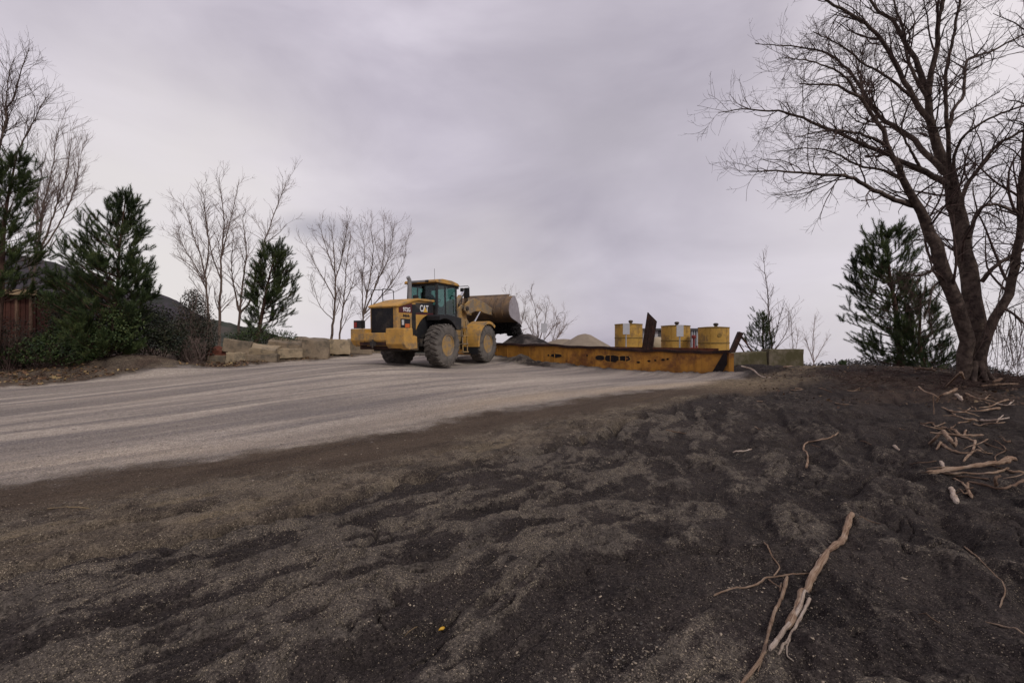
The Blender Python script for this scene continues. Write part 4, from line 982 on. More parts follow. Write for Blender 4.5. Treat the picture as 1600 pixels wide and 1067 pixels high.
# rear frame, counterweight, bonnet
mb = MB(); mb.box((-.55, 0, 1.05), (3.3, 1.0, .5)); mb.box((.95, 0, 1.1), (.9, .8, .9)); mb.cyl((1.75, 0, .55), (1.75, 0, 1.75), .16)
mb.box((1.45, 0, .72), (.7, .55, .12)); mb.box((1.45, 0, 1.5), (.7, .55, .12)); mb.box((-.5, -.62, 1.0), (.8, .2, .3)); mb.box((-1.5, 0, .85), (1.1, 1.3, .3))
mb.build('rear_frame', M['dark'], LO, bevel=.02)
cw = MB()
cw.prism([(-2.62, 1.12), (-2.62, 1.56), (-2.0, 1.56), (-1.9, 1.1), (-2.0, .95), (-2.35, .88), (-2.50, .95)], .62, 1.26)
cw.prism([(-2.62, 1.12), (-2.62, 1.40), (-2.28, 1.40), (-2.28, .90), (-2.45, .90)], -.42, .619)
cw.prism([(-2.62, .98), (-2.62, 1.56), (-2.12, 1.56), (-2.10, 1.28), (-1.86, 1.26), (-1.84, .80), (-2.3, .78), (-2.5, .84)], -1.26, -.421)
c_o = cw.build('counterweight', M['yellow'], LO, bevel=.03)
mb = MB(); mb.box((-1.95, .0, .86), (1.0, 1.9, .16)); mb.box((-2.30, .1, 1.02), (.55, 1.5, .17)); mb.build('belly_plate', M['rust'], LO, bevel=.01)
mb = MB(); mb.box((-2.635, .15, 1.0), (.10, .22, .16)); mb.cyl((-2.66, .15, .85), (-2.66, .15, 1.15), .035); mb.build('tow_hitch', M['dark'], c_o)
mb = MB(); mb.box((-2.46, .96, 1.72), (.26, .34, .30)); mb.build('tail_lamp_box', M['black'], LO, bevel=.015)
mb = MB(); mb.box((-2.60, 1.03, 1.70), (.02, .13, .20)); mb.build('tail_lamp', M['lamp_red'], LO, bevel=.005)
hood = MB()
arc = [(1.22*math.cos(R(a)), .92+1.22*math.sin(R(a))) for a in range(168, 88, -8)]
hood.prism([(-2.24, 1.30), (-2.24, 2.37), (-1.25, 2.62), (.06, 2.66), (.06, 2.14)]+arc[::-1]+[(-1.24, 1.30)], -.64, .64)
h_o = hood.build('engine_hood', M['yellow'], LO, bevel=.035, seg=3)
lid = MB(); lid.prism([(-2.30, 2.345), (-2.30, 2.40), (-2.18, 2.45), (-1.28, 2.695), (-1.0, 2.74), (.10, 2.74), (.10, 2.645), (-1.0, 2.645), (-1.25, 2.60), (-2.15, 2.36)], -.70, .70)
lid.build('hood_lid', M['yellow'], h_o, bevel=.03, seg=3)
gr = MB(); gr.box((-2.245, .05, 1.86), (.012, 1.04, .92))
for k in range(22): gr.box((-2.256, .05, 1.42+k*.042), (.012, 1.0, .014))
for k in range(5): gr.box((-2.258, -.41+k*.23, 1.86), (.016, .018, .92))
gr.build('grille', M['black'], h_o)
mb = MB(); mb.box((-2.30, -.02, 1.37), (.10, 1.0, .05)); mb.build('grille_sill', M['yellow'], h_o, bevel=.01)
# right side graphics: black band, dark red wedge, lettering, vent, lamp recess
for sg in (-1, 1):
    y0 = 0.644*sg
    bd = MB(); bd.prism([(-1.12, 2.17), (-1.12, 2.56), (.05, 2.63), (.05, 2.20)], min(y0, y0+.004*sg), max(y0, y0+.004*sg)); bd.build('black_band', M['black'], h_o)
    rb = MB(); rb.prism([(-2.14, 2.15), (-2.14, 2.34), (-1.36, 2.53), (-1.36, 2.15)], min(y0, y0+.004*sg), max(y0, y0+.004*sg)); rb.build('red_band', M['red_decal'], h_o)
    rs = MB(); rs.prism([(-1.12, 2.11), (-1.12, 2.165), (.05, 2.195), (.05, 2.13)], min(y0, y0+.004*sg), max(y0, y0+.004*sg)); rs.build('red_stripe', M['red_decal'], h_o)
    vt = MB(); vt.box((-1.24, 0.646*sg, 1.90), (.23, .012, 1.18))
    for k in range(24): vt.box((-1.24, 0.654*sg, 1.36+k*.047), (.19, .012, .016))
    vt.build('side_vent', M['black'], h_o)
    lr = MB(); lr.box((-1.76, 0.644*sg, 1.74), (.56, .02, .36)); lro = lr.build('lamp_recess', M['black'], h_o)
    mb = MB(); mb.box((-1.93, 0.662*sg, 1.78), (.12, .03, .20)); mb.build('reverse_lamp', M['lamp_white'], lro, bevel=.01)
    mb = MB(); mb.box((-1.67, 0.662*sg, 1.66), (.26, .03, .15)); mb.build('turn_lamp', M['lamp_orange'], lro, bevel=.01)
    x0 = -.86 if sg < 0 else -.10; rz = 0 if sg < 0 else R(180)
    text_mesh('CAT', .36, 'white_decal', h_o, 'lettering', (x0, 0.652*sg, 2.24), rz=rz, sx=.80)
    tri = MB(); tx = -.50 if sg < 0 else -.46
    tri.prism([(tx-.15, 2.215), (tx+.15, 2.215), (tx, 2.42)], min(0.657*sg, 0.661*sg), max(0.657*sg, 0.661*sg)); tri.build('triangle_mark', M['yellow_decal'], h_o)
    text_mesh('972G', .215, 'white_decal', h_o, 'model_number', (-1.90 if sg < 0 else -1.36, 0.652*sg, 2.20), rz=rz, sx=.92)
    text_mesh('M66', .15, 'black', h_o, 'fleet_number', (-1.90 if sg < 0 else -1.5, 0.646*sg, 1.99), rz=rz, sx=1.5)
mb = MB(); mb.tube([(-.25, .30, 2.7), (-.25, .30, 3.50), (-.27, .30, 3.60), (-.36, .30, 3.70)], [.085, .085, .082, .082], 14); mb.build('exhaust_stack', M['grey_plastic'], LO, True)
mb = MB(); mb.lathe([(.0, 0), (.10, 0), (.115, .05), (.115, .14), (.06, .18), (0, .18)], 18, Matrix.Translation((-.62, -.28, 2.74))); mb.build('air_precleaner', M['black'], LO, True)
def rail(pts, name='handrail', r=.017, m='black', parent=LO):
    mb = MB(); mb.tube(smooth_path(pts, max(8, len(pts)*5)), r, 8); return mb.build(name, M[m], parent, True)
rail([(-1.55, .60, 2.60), (-1.55, .62, 3.05), (-1.50, .63, 3.12), (-.95, .63, 3.12), (-.9, .62, 3.05), (-.9, .60, 2.72)])
rail([(-1.55, 1.15, 1.5), (-1.60, 1.15, 3.0), (-1.55, 1.12, 3.10), (-1.5, .65, 3.10)])

mb = MB(); mb.box((-.35, 0, 1.62), (1.9, 1.10, .9)); mb.build('arch_shade_fill', M['black'], LO)  # black box filling the wheel arches, its colour standing for their shadow
# rear fenders and platforms under the cab
for sg in (-1, 1):
    fd = MB()
    arcp = [(1.06*math.cos(R(a)), .90+1.06*math.sin(R(a))) for a in range(112, 34, -7)]
    outer = arcp+[(1.25, 1.50), (1.25, 2.02), (.35, 2.12), (-.30, 2.12), (-.40, 2.06)]
    fd.prism(outer, min(.62*sg, 1.28*sg), max(.62*sg, 1.28*sg)); fd.build('rear_fender', M['black'], LO, bevel=.02)
    ld = MB()
    for k, z in enumerate((.55, .90, 1.25, 1.62)): ld.box((1.55-.02*k, 1.20*sg, z), (.42, .26, .035))
    for xx in (1.36, 1.74): ld.bar((xx, 1.27*sg, .5), (xx-.06, 1.24*sg, 1.9), .04)
    ld.build('ladder', M['yellow_dusty'] if sg < 0 else M['dark'], LO)
mb = MB(); mb.box((1.0, 0, 1.86), (1.7, 1.42, .38)); mb.box((1.75, 0, 1.4), (.35, .9, .7)); mb.build('cab_floor', M['black'], LO, bevel=.02)

# cab
cab = empty('cab'); cab.parent = LO
xr, xf, yw = .16, 1.72, .74
pl = MB()
for sg in (-1, 1):
    pl.bar((xr, yw*sg, 2.0), (xr+.08, (yw-.03)*sg, 3.46), .11, .10)
    pl.bar((xf-.05, (yw-.02)*sg, 2.0), (xf+.05, (yw-.06)*sg, 3.46), .09, .08)
    pl.bar((.82, yw*sg, 2.0), (.84, (yw-.03)*sg, 3.46), .075, .06)
    pl.bar((xr, yw*sg, 2.08), (xf, yw*sg, 2.08), .07, .10); pl.bar((xr+.08, (yw-.03)*sg, 3.42), (xf+.05, (yw-.05)*sg, 3.42), .07, .09)
pl.bar((xr, -yw, 2.48), (xr, yw, 2.48), .08, .10); pl.bar((xf, -yw, 2.2), (xf, yw, 2.2), .08, .10); pl.bar((xr+.08, -yw, 3.42), (xr+.08, yw, 3.42), .08, .10); pl.bar((xf+.05, -yw, 3.42), (xf+.05, yw, 3.42), .08, .10)
pl.box((xr-.005, 0, 2.23), (.05, 1.46, .48))
pl.build('cab_frame', M['black'], cab, bevel=.012)
def pane(name, pts):
    mb = MB(); n = len(pts); a = np.array(pts, float); nr = np.cross(a[1]-a[0], a[2]-a[0]); nr /= np.linalg.norm(nr)
    mb.add(np.r_[a, a+nr*.008], [tuple(range(n))[::-1], tuple(range(n, 2*n))]+[(i, (i+1) % n, (i+1) % n+n, i+n) for i in range(n)])
    return mb.build(name, M['glass'], cab)
pane('rear_window', [(xr+.035, -.69, 2.53), (xr+.035, .69, 2.53), (xr+.075, .67, 3.38), (xr+.075, -.67, 3.38)])
pane('windscreen', [(xf, -.69, 2.25), (xf, .69, 2.25), (xf+.05, .66, 3.38), (xf+.05, -.66, 3.38)])
for sg in (-1, 1):
    pane('side_window', [(xr+.06, yw*sg, 2.12), (.785, yw*sg, 2.12), (.80, (yw-.03)*sg, 3.38), (xr+.10, (yw-.03)*sg, 3.38)])
    pane('door_window', [(.86, yw*sg, 2.12), (xf-.10, yw*sg, 2.12), (xf-.02, (yw-.04)*sg, 3.38), (.88, (yw-.03)*sg, 3.38)])
    mb = MB(); mb.tube([(1.58, (yw+.03)*sg, 2.2), (1.58, (yw+.07)*sg, 2.25), (1.6, (yw+.07)*sg, 2.9), (1.6, (yw+.02)*sg, 2.95)], .014, 8); mb.build('grab_handle', M['black'], cab, True)
rf = MB(); rf.prism([(xr-.10, 3.47), (xr-.12, 3.53), (xr-.05, 3.60), (.55, 3.655), (1.25, 3.645), (1.75, 3.57), (1.88, 3.50), (1.86, 3.46)], -.82, .82)
rf.build('cab_roof', M['yellow'], cab, bevel=.035, seg=3)
mb = MB(); mb.box((xr-.13, .05, 3.545), (.03, .72, .085)); mb.build('roof_lamp_bar', M['grey_plastic'], cab, bevel=.01)
for yy in (-.42, .42):
    mb = MB(); mb.box((xr-.13, yy+.05, 3.535), (.09, .14, .10)); mb.build('rear_work_lamp', M['black'], cab, bevel=.015)
    mb = MB(); mb.box((1.93, yy*1.45, 3.42), (.12, .2, .14)); mb.build('front_work_lamp', M['black'], cab, bevel=.015)
mb = MB(); mb.tube([(.62, -.35, 3.63), (.61, -.35, 3.95), (.60, -.36, 4.12)], .008, 5); mb.build('antenna', M['black'], cab)
for sg in (-1, 1):
    mb = MB(); mb.tube([(1.75, .78*sg, 3.44), (1.92, 1.22*sg, 3.46), (1.95, 1.26*sg, 3.40), (1.97, 1.26*sg, 2.95)], .016, 8)
    a_ = mb.build('mirror_arm', M['black'], cab, True)
    mb = MB(); mb.box((1.96, 1.12*sg, 3.16), (.07, .24, .46)); mb.build('mirror', M['black'], a_, bevel=.03)
    mb = MB(); mb.box((1.88, .93*sg, 3.30), (.09, .16, .16)); mb.build('work_lamp', M['black'], a_, bevel=.03)
st = MB(); st.box((.72, 0, 2.40), (.50, .52, .14)); st.box((.50, 0, 2.78), (.14, .50, .70), Matrix.Rotation(R(-8), 4, 'Y')); st.box((.46, 0, 3.2), (.10, .28, .18)); st.box((.72, 0, 2.2), (.36, .36, .30))
st.build('driver_seat', M['seat'], cab, bevel=.04)
mb = MB(); mb.lathe([(.17, -.012), (.185, -.012), (.19, 0), (.185, .012), (.17, .012), (.165, 0)], 24, Matrix.Translation((1.27, 0, 2.78)) @ Matrix.Rotation(R(-35), 4, 'Y'), closed=True)
mb.tube([(1.27, 0, 2.78), (1.42, 0, 2.55), (1.48, 0, 2.05)], .03, 8); mb.bar((1.22, -.17, 2.73+.02), (1.22, .17, 2.75), .02); mb.box((1.50, 0, 2.40), (.16, .5, .3)); mb.build('steering_column', M['black'], cab)

# front frame with the loader tower, fenders, lift arms
ff = MB()
for sg in (-1, 1):
    ff.prism([(2.05, .62), (2.05, 1.55), (2.45, 2.50), (2.75, 2.72), (3.02, 2.62), (3.20, 2.05), (3.9, 1.45), (4.05, 1.0), (3.9, .62)], .36*sg-.045, .36*sg+.045)
ff.box((3.0, 0, 1.02), (1.9, .68, .72)); ff.box((2.6, 0, 2.0), (.12, .66, .7)); ff.box((2.05, 0, 1.6), (.35, .5, .14)); ff.box((2.05, 0, .75), (.35, .5, .14))
ff.build('front_frame', M['yellow_dusty'], LO, bevel=.02)
for sg in (-1, 1):
    mb = MB(); pr = []
    a_ = [R(a) for a in range(52, 196, 9)]
    pr = [(3.45+1.06*math.cos(a), .87+1.06*math.sin(a)) for a in a_]+[(3.45+1.02*math.cos(a), .87+1.02*math.sin(a)) for a in a_[::-1]]
    mb.prism(pr, min(.62*sg, 1.44*sg), max(.62*sg, 1.44*sg))
    lip = [(3.45+1.06*math.cos(a), .87+1.06*math.sin(a)) for a in a_]+[(3.45+.93*math.cos(a), .87+.93*math.sin(a)) for a in a_[::-1]]
    mb.prism(lip, min(1.441*sg, 1.46*sg), max(1.441*sg, 1.46*sg))
    mb.box((2.95, .56*sg, 1.55), (.5, .18, .3))
    mb.build('front_fender', M['yellow'], LO, bevel=.008)
    fl_ = MB(); fl_.box((2.42, 1.03*sg, .72), (.03, .78, .62)); fl_.build('mud_flap', M['black'], LO)
# articulation hoses and steering cylinder
for k, (y, z) in enumerate(((-.22, 1.55), (-.1, 1.62), (.06, 1.58), (.2, 1.5))):
    mb = MB(); mb.tube(smooth_path([(1.2, y, z), (1.75, y*1.6-.08, z-.22), (2.3, y, z+.05)], 12), .028, 7); mb.build('hydraulic_hose', M['black'], LO, True)
for sg in (-1, 1):
    mb = MB(); mb.cyl((1.15, .45*sg, .95), (1.8, .5*sg, .95), .06, 10); mb.cyl((1.8, .5*sg, .95), (2.35, .52*sg, .95), .03, 10); mb.build('steering_cylinder', M['dark'], LO, True)

HX, HZ = 5.42, 2.46        # bucket hinge
for sg in (-1, 1):
    la = MB()
    la.prism([(2.62, 2.42), (2.70, 2.72), (3.05, 2.92), (3.55, 3.05), (4.10, 2.98), (4.75, 2.84), (5.47, 2.61), (5.55, 2.45), (5.45, 2.30), (5.15, 2.30), (4.55, 2.36), (4.05, 2.45), (3.55, 2.42), (3.1, 2.30), (2.8, 2.26)], .60*sg-.05, .60*sg+.05)
    lo_ = la.build('lift_arm', M['yellow_dusty'], LO, bevel=.02)
    for px_, pz_ in ((2.76, 2.52), (HX, HZ)):
        mb = MB(); mb.cyl((px_, .49*sg, pz_), (px_, .71*sg, pz_), .105, 16); mb.build('pivot_pin', M['dark'], lo_, True)
    mb = MB(); mb.cyl((2.95, .60*sg, 1.35), (3.55, .60*sg, 1.90), .085, 12); mb.build('lift_cylinder', M['yellow_dusty'], LO, True)
    mb = MB(); mb.cyl((3.55, .60*sg, 1.90), (4.10, .60*sg, 2.42), .045, 12); mb.build('lift_rod', M['chrome'], LO, True)
mb = MB(); mb.cyl((4.05, -.56, 2.74), (4.05, .56, 2.74), .13, 16); mb.build('cross_tube', M['yellow_dusty'], LO, True)
bc = MB(); bc.prism([(3.55, 3.50), (3.72, 3.56), (3.95, 3.15), (4.45, 2.62), (4.40, 2.50), (4.12, 2.52), (3.78, 2.95)], -.09, .09); bc.cyl((4.02, -.18, 2.86), (4.02, .18, 2.86), .15, 16); bc.cyl((3.64, -.16, 3.50), (3.64, .16, 3.50), .08, 12)
bc.build('tilt_lever', M['yellow_dusty'], LO, bevel=.015)
mb = MB(); mb.cyl((2.72, 0, 2.66), (3.25, 0, 3.12), .13, 14); mb.lathe([(0, -.15), (.10, -.13), (.15, -.05), (.15, .05), (.10, .13), (0, .15)], 14, Matrix.Translation((2.72, 0, 2.66)) @ Matrix.Rotation(R(90), 4, 'X')); mb.build('tilt_cylinder', M['yellow_dusty'], LO, True)
mb = MB(); mb.cyl((3.25, 0, 3.12), (3.64, 0, 3.48), .06, 12); mb.build('tilt_rod', M['chrome'], LO, True)
mb = MB(); mb.bar((4.42, 0, 2.57), (HX+.05, 0, HZ+.42), .10, .14); mb.build('tilt_link', M['yellow_dusty'], LO, bevel=.01)
for y in (-.3, .3):
    mb = MB(); mb.tube(smooth_path([(2.75, y, 2.5), (2.95, y*1.1, 3.15), (3.4, y, 3.05), (3.5, y*.6, 2.6)], 14), .025, 7); mb.build('hydraulic_hose', M['black'], LO, True)

# bucket, tipped nose down about its hinge
TH = R(15)
def brot(x, z):
    z = z*.86
    return (HX+x*math.cos(TH)+(z-.24)*math.sin(TH), HZ-x*math.sin(TH)+(z-.24)*math.cos(TH))
BWD = 1.60
shell = [(1.36, -.015), (.35, -.02), (.16, .0), (.0, .10), (-.10, .28), (-.13, .52), (-.10, .86), (.10, 1.18), (.24, 1.34), (.36, 1.42)]
inner = [(x+dx, z+dz) for (x, z), (dx, dz) in zip(shell, [(0, .035), (.0, .035), (.015, .035), (.03, .02), (.035, .01), (.035, 0), (.033, -.01), (.03, -.02), (.025, -.025), (.01, -.03)])]
bk = MB()
prof = [brot(*p) for p in shell]+[brot(*p) for p in inner[::-1]]
bk.prism(prof, -BWD, BWD)
for yy in (-1.2, -.78, -.42, .42, .78, 1.2):              # wrapper ribs and hinge ears on the back
    bk.prism([brot(*p) for p in ((.16, -.035), (-.02, .06), (-.135, .26), (-.17, .52), (-.14, .88), (.06, 1.20), (.12, 1.16), (-.08, .85), (-.11, .52), (-.08, .30), (.03, .12))], yy-.03, yy+.03)
for yy in (-.72, -.48, .48, .72): bk.prism([brot(*p) for p in ((-.02, .10), (-.14, .18), (-.18, .34), (-.10, .46), (.0, .42))], yy-.025, yy+.025)
for yy in (-.08, .08): bk.prism([brot(*p) for p in ((-.06, .55), (-.16, .62), (-.14, .82), (-.04, .88))], yy-.025, yy+.025)
b_o = bk.build('bucket', M['bucket'], LO, True)
for sg in (-1, 1):
    mb = MB()
    sp = [(1.36, -.02), (1.42, .02), (1.22, .52), (1.0, .88), (.70, 1.20), (.36, 1.42), (.24, 1.345), (.10, 1.185), (-.10, .865), (-.13, .525), (-.10, .28), (.0, .10), (.16, .0), (.35, -.02)]
    mb.prism([brot(*p) for p in sp], min(BWD*sg, (BWD+.03)*sg), max(BWD*sg, (BWD+.03)*sg)); mb.build('side_plate', M['bucket_edge'], b_o)
mb = MB(); mb.prism([brot(*p) for p in ((1.46, -.03), (1.18, -.055), (1.18, -.021), (1.40, -.016))], -BWD-.02, BWD+.02); mb.build('cutting_edge', M['bucket_edge'], b_o)
mb = MB(); mb.prism([brot(*p) for p in ((.36, 1.425), (.28, 1.37), (.33, 1.50), (.50, 1.60), (.52, 1.57))], -BWD*.8, BWD*.8); mb.build('spill_guard', M['bucket'], b_o)

def loc2w(x, y, z):
    v = LO.matrix_basis @ Vector((x, y, z)); return np.array(v)
# the load: a shelf of black sand left in the bucket and a ragged curtain of it falling into the trough
rng = np.random.default_rng(5)
ny, nx = 46, 12; V = []
for i in range(ny):
    y = -BWD+.04+(2*BWD-.08)*i/(ny-1)
    for j in range(nx):
        t = j/(nx-1); x = .12+1.22*t; zt = .04+.36*(1-t)**1.2*(.6+.6*fbm(np.array([y*1.7]), np.array([t*3]), 3)[0])
        X, Z = brot(x, zt); V.append(loc2w(X, y, Z))
V = np.array(V); i, j = np.meshgrid(np.arange(ny-1), np.arange(nx-1), indexing='ij')
Q = np.stack([i*nx+j, i*nx+j+1, (i+1)*nx+j+1, (i+1)*nx+j], -1).reshape(-1, 4)
tag(mesh_np('sand_in_bucket', V, Q[:, ::-1], M['sand_black'], smooth=True), kind='stuff')
tetra = np.array([[1,1,1],[1,-1,-1],[-1,1,-1],[-1,-1,1]])*.6; tf = np.array([[0,1,2],[0,3,1],[0,2,3],[1,3,2]])
V, Fq = [], []; n = 0
HEAP_Z = 1.42
for k in range(30000):
    y = rng.uniform(-BWD+.03, BWD-.03); t = rng.random()
    ww = .45+.9*fbm(np.array([y*2.3]), np.array([t*.8]), 9)[0] if k % 3 == 0 else .9
    lx, lz = brot(1.40, -.03)
    x = lx-.12+.22*t+rng.normal()*(.10+.10*t)*ww; z = lz+.05-(lz-HEAP_Z+.25)*t
    if fbm(np.array([y*2.6+4]), np.array([t*1.1]), 13)[0] < .10+.24*t: continue
    s = rng.uniform(.016, .05)*(1+.7*(1-t))
    w_ = loc2w(x, y+rng.normal()*.03*t, z); Rm = np.array(Matrix.Rotation(rng.random()*6.28, 3, Vector(rng.normal(size=3)).normalized()))
    V.append(tetra@Rm.T*s+w_); Fq.append(tf+n); n += 4
tag(mesh_np('falling_sand', np.concatenate(V), np.concatenate(Fq), M['sand_black']), kind='stuff')

# the driver
def skin_body(name, joints, edges, radii, matn, parent, root=0, sub=1):
    me = bpy.data.meshes.new(name); me.from_pydata([tuple(j) for j in joints], edges, []); me.update()
    o = bpy.data.objects.new(name, me); COL.objects.link(o)
    if parent: o.parent = parent
    sk = o.modifiers.new('skin', 'SKIN'); sk.use_smooth_shade = True
    for i, r in enumerate(radii): me.skin_vertices[0].data[i].radius = (r if isinstance(r, tuple) else (r, r))
    me.skin_vertices[0].data[root].use_root = True
    ss = o.modifiers.new('sub', 'SUBSURF'); ss.levels = sub; ss.render_levels = sub
    dg = bpy.context.evaluated_depsgraph_get(); m2 = bpy.data.meshes.new_from_object(o.evaluated_get(dg))
    o.modifiers.clear(); o.data = m2; m2.materials.clear(); m2.materials.append(M[matn])
    return o
J = [(0,0,0),(.0,0,.16),(.02,0,.34),(.03,0,.46),(.05,0,.54),(.06,0,.63),(.07,0,.72)]       # pelvis .. crown
E = [(0,1),(1,2),(2,3),(3,4),(4,5),(5,6)]; RD = [(.15,.13),(.15,.12),(.17,.12),(.12,.09),.055,.085,.075]
for sg in (-1, 1):
    n0 = len(J); J += [(.03,.19*sg,.44),(.16,.25*sg,.20),(.40,.16*sg,.30),(.47,.14*sg,.33)]; E += [(3,n0),(n0,n0+1),(n0+1,n0+2),(n0+2,n0+3)]; RD += [.068,.05,.036,.034]
    hb = n0+3
    for q in range(4):
        m0 = len(J); yy = (.14+(q-1.5)*.02)*sg; L_ = (.030,.036,.034,.026)[q]
        J += [(.515,yy,.35),(.535,yy,.35-L_)]; E += [(hb,m0),(m0,m0+1)]; RD += [.010,.009]
    m0 = len(J); J += [(.49,(.14-.05)*sg,.36)]; E += [(hb,m0)]; RD += [.010]
    n1 = len(J); J += [(.12,.10*sg,.0),(.46,.13*sg,.03),(.50,.13*sg,-.36),(.62,.13*sg,-.40)]; E += [(0,n1),(n1,n1+1),(n1+1,n1+2),(n1+2,n1+3)]; RD += [.085,.062,.045,.04]
dr = empty('person', tuple(loc2w(.64, 0, 2.53))); dr.rotation_euler = LO.rotation_euler; tag(dr, 'person in a dark jacket sitting at the wheel inside the loader cab', 'person')
skin_body('body', J, E, RD, 'jacket', dr)
hd = MB(); hd.lathe([(0, -.115), (.055, -.10), (.075, -.04), (.08, .03), (.07, .09), (.035, .12), (0, .125)], 16, Matrix.Translation((.085, 0, .68))); hd.box((.172, 0, .675), (.035, .025, .04)); hd.box((.158, 0, .635), (.012, .05, .012))
for sg in (-1, 1): hd.box((.07, .083*sg, .68), (.04, .015, .06)); hd.box((.157, .03*sg, .70), (.012, .022, .012))
hd.build('face', M['skin'], dr, True)
hr_ = MB(); hr_.lathe([(.083, .02), (.086, .06), (.075, .105), (.04, .135), (0, .14)], 16, Matrix.Translation((.075, 0, .68))); hr_.build('hair', M['hair'], dr, True)

# ------------------------------------------------------------------ the rusty yellow trough (an old barge hull) the loader is filling
bw = np.array(BW); bdir = np.array([8.9, -7.0]); bdir /= np.linalg.norm(bdir); bn = np.array([-bdir[1], bdir[0]])   # along, and back
BO = np.array([-1.0, 23.5]); LEN = 11.32; WID = 3.3
a_k = (bw[:, :2]-BO) @ bdir
def rim_z(a): return np.interp(a, a_k, bw[:, 2])+.018*math.sin(a*2.3)+.012*math.sin(a*5.1+1)
def BP(a, d, z): return np.array([*(BO+bdir*a+bn*d), z])
def bow(a): return .035*math.sin(a*1.7)+.02*math.sin(a*3.9+.6)      # the plates are dented
barge = empty('steel_trough', tuple(BP(4, 0, .45))); bor = BP(4, 0, .45)
tag(barge, 'long rusty yellow steel trough with a buckled rim, half buried beside the haul road', 'trough')
A0, A1 = -3.05, LEN
def dent(a, z):
    """how far the front plate bulges at that place"""
    t = (z+.35)/(rim_z(a)-.03+.35); ph = min(abs(a-r) for r in ribs)
    return bow(a)+.035*(fbm(np.array([a*1.1]), np.array([t*1.6]), 301, 3)[0]-.5)*2+.028*min(1, ph/.3)
ribs = [A0+.03]+[a for a in np.arange(-2.55, LEN-.9, .705)]+[LEN-.02]
NA, NZ = 150, 14
def wall_face(off, flip):
    V = []
    aa = np.linspace(A0, A1, NA)
    for i, a in enumerate(aa):
        for k in range(NZ):
            t = k/(NZ-1); z = -.35+(rim_z(a)-.03+.35)*t
            V.append(BP(a, dent(a, z)+off, z)-bor)
    i, j = np.meshgrid(np.arange(NA-1), np.arange(NZ-1), indexing='ij')
    Q = np.stack([i*NZ+j, (i+1)*NZ+j, (i+1)*NZ+j+1, i*NZ+j+1], -1).reshape(-1, 4)
    return np.array(V), (Q[:, ::-1] if flip else Q)
def barge_material():
    m = M['barge'].copy(); m.name = 'rusty_yellow_plate'; nt = m.node_tree; nd = nt.nodes; L = nt.links; b = nd['Principled BSDF']
    old = b.inputs['Base Color'].links[0].from_socket
    t = nd.new('ShaderNodeTexCoord'); sp = nd.new('ShaderNodeSeparateXYZ'); L.new(t.outputs['Object'], sp.inputs[0])
    nz = nd.new('ShaderNodeTexNoise'); nz.inputs['Scale'].default_value = 1.1; nz.inputs['Detail'].default_value = 8; nz.inputs['Roughness'].default_value = .7
    mpn = nd.new('ShaderNodeMapping'); mpn.inputs['Scale'].default_value = (1, 1, .45); L.new(t.outputs['Object'], mpn.inputs[0]); L.new(mpn.outputs[0], nz.inputs['Vector'])
    ad = nd.new('ShaderNodeMath'); ad.operation = 'MULTIPLY_ADD'; ad.inputs[1].default_value = 1.5; L.new(nz.outputs['Fac'], ad.inputs[0])
    ng = nd.new('ShaderNodeMath'); ng.operation = 'MULTIPLY'; ng.inputs[1].default_value = -1.15; L.new(sp.outputs[2], ng.inputs[0]); L.new(ng.outputs[0], ad.inputs[2])
    rg = nd.new('ShaderNodeMapRange'); rg.inputs[1].default_value = .70; rg.inputs[2].default_value = 1.02; rg.inputs[4].default_value = .85; L.new(ad.outputs[0], rg.inputs[0])
    mx = nd.new('ShaderNodeMix'); mx.data_type = 'RGBA'; mx.inputs['B'].default_value = (.095, .034, .016, 1)
    L.new(rg.outputs[0], mx.inputs['Factor']); L.new(old, mx.inputs['A'])
    # streaks running down from the rim
    n3 = nd.new('ShaderNodeTexNoise'); n3.inputs['Scale'].default_value = 1; n3.inputs['Detail'].default_value = 5
    mp3 = nd.new('ShaderNodeMapping'); mp3.inputs['Scale'].default_value = (7, 7, .5); L.new(t.outputs['Object'], mp3.inputs[0]); L.new(mp3.outputs[0], n3.inputs['Vector'])
    r3 = nd.new('ShaderNodeMapRange'); r3.inputs[1].default_value = .56; r3.inputs[2].default_value = .72; r3.inputs[4].default_value = .6; L.new(n3.outputs['Fac'], r3.inputs[0])
    m3 = nd.new('ShaderNodeMix'); m3.data_type = 'RGBA'; m3.inputs['B'].default_value = (.21, .10, .025, 1)
    L.new(r3.outputs[0], m3.inputs['Factor']); L.new(mx.outputs['Result'], m3.inputs['A']); L.new(m3.outputs['Result'], b.inputs['Base Color'])
    return m
M['barge2'] = barge_material()
V1, Q1 = wall_face(0, False); V2, Q2 = wall_face(.05, True)
mesh_np('front_wall', np.r_[V1, V2], np.r_[Q1, Q2+len(V1)], M['barge2'], barge, True)
mb = MB(); mb.bar(BP(A0, WID, 0)-bor+[0, 0, .65], BP(A1-1.2, WID, 0)-bor+[0, 0, .55], .06, 1.5); mb.build('back_wall', M['rust_red'], barge)
aa = np.linspace(A0, A1, 90)
mb = MB()
for off, hh in ((-.055, .05), (.10, .05)):
    pass
V, Fq = [], []
for a in aa:
    z = rim_z(a); d = bow(a)
    for (o_, h_) in ((-.07, -.11), (-.07, .0), (.12, .0), (.12, -.11)): V.append(BP(a, d+o_, z+h_)-bor)
for i in range(len(aa)-1):
    for j in range(4): Fq.append((i*4+j, i*4+(j+1) % 4, (i+1)*4+(j+1) % 4, (i+1)*4+j))
Fq += [(3, 2, 1, 0), tuple(4*(len(aa)-1)+q for q in range(4))]
mb.add(V, [f[::-1] for f in Fq]); mb.build('rim', M['rust'], barge)
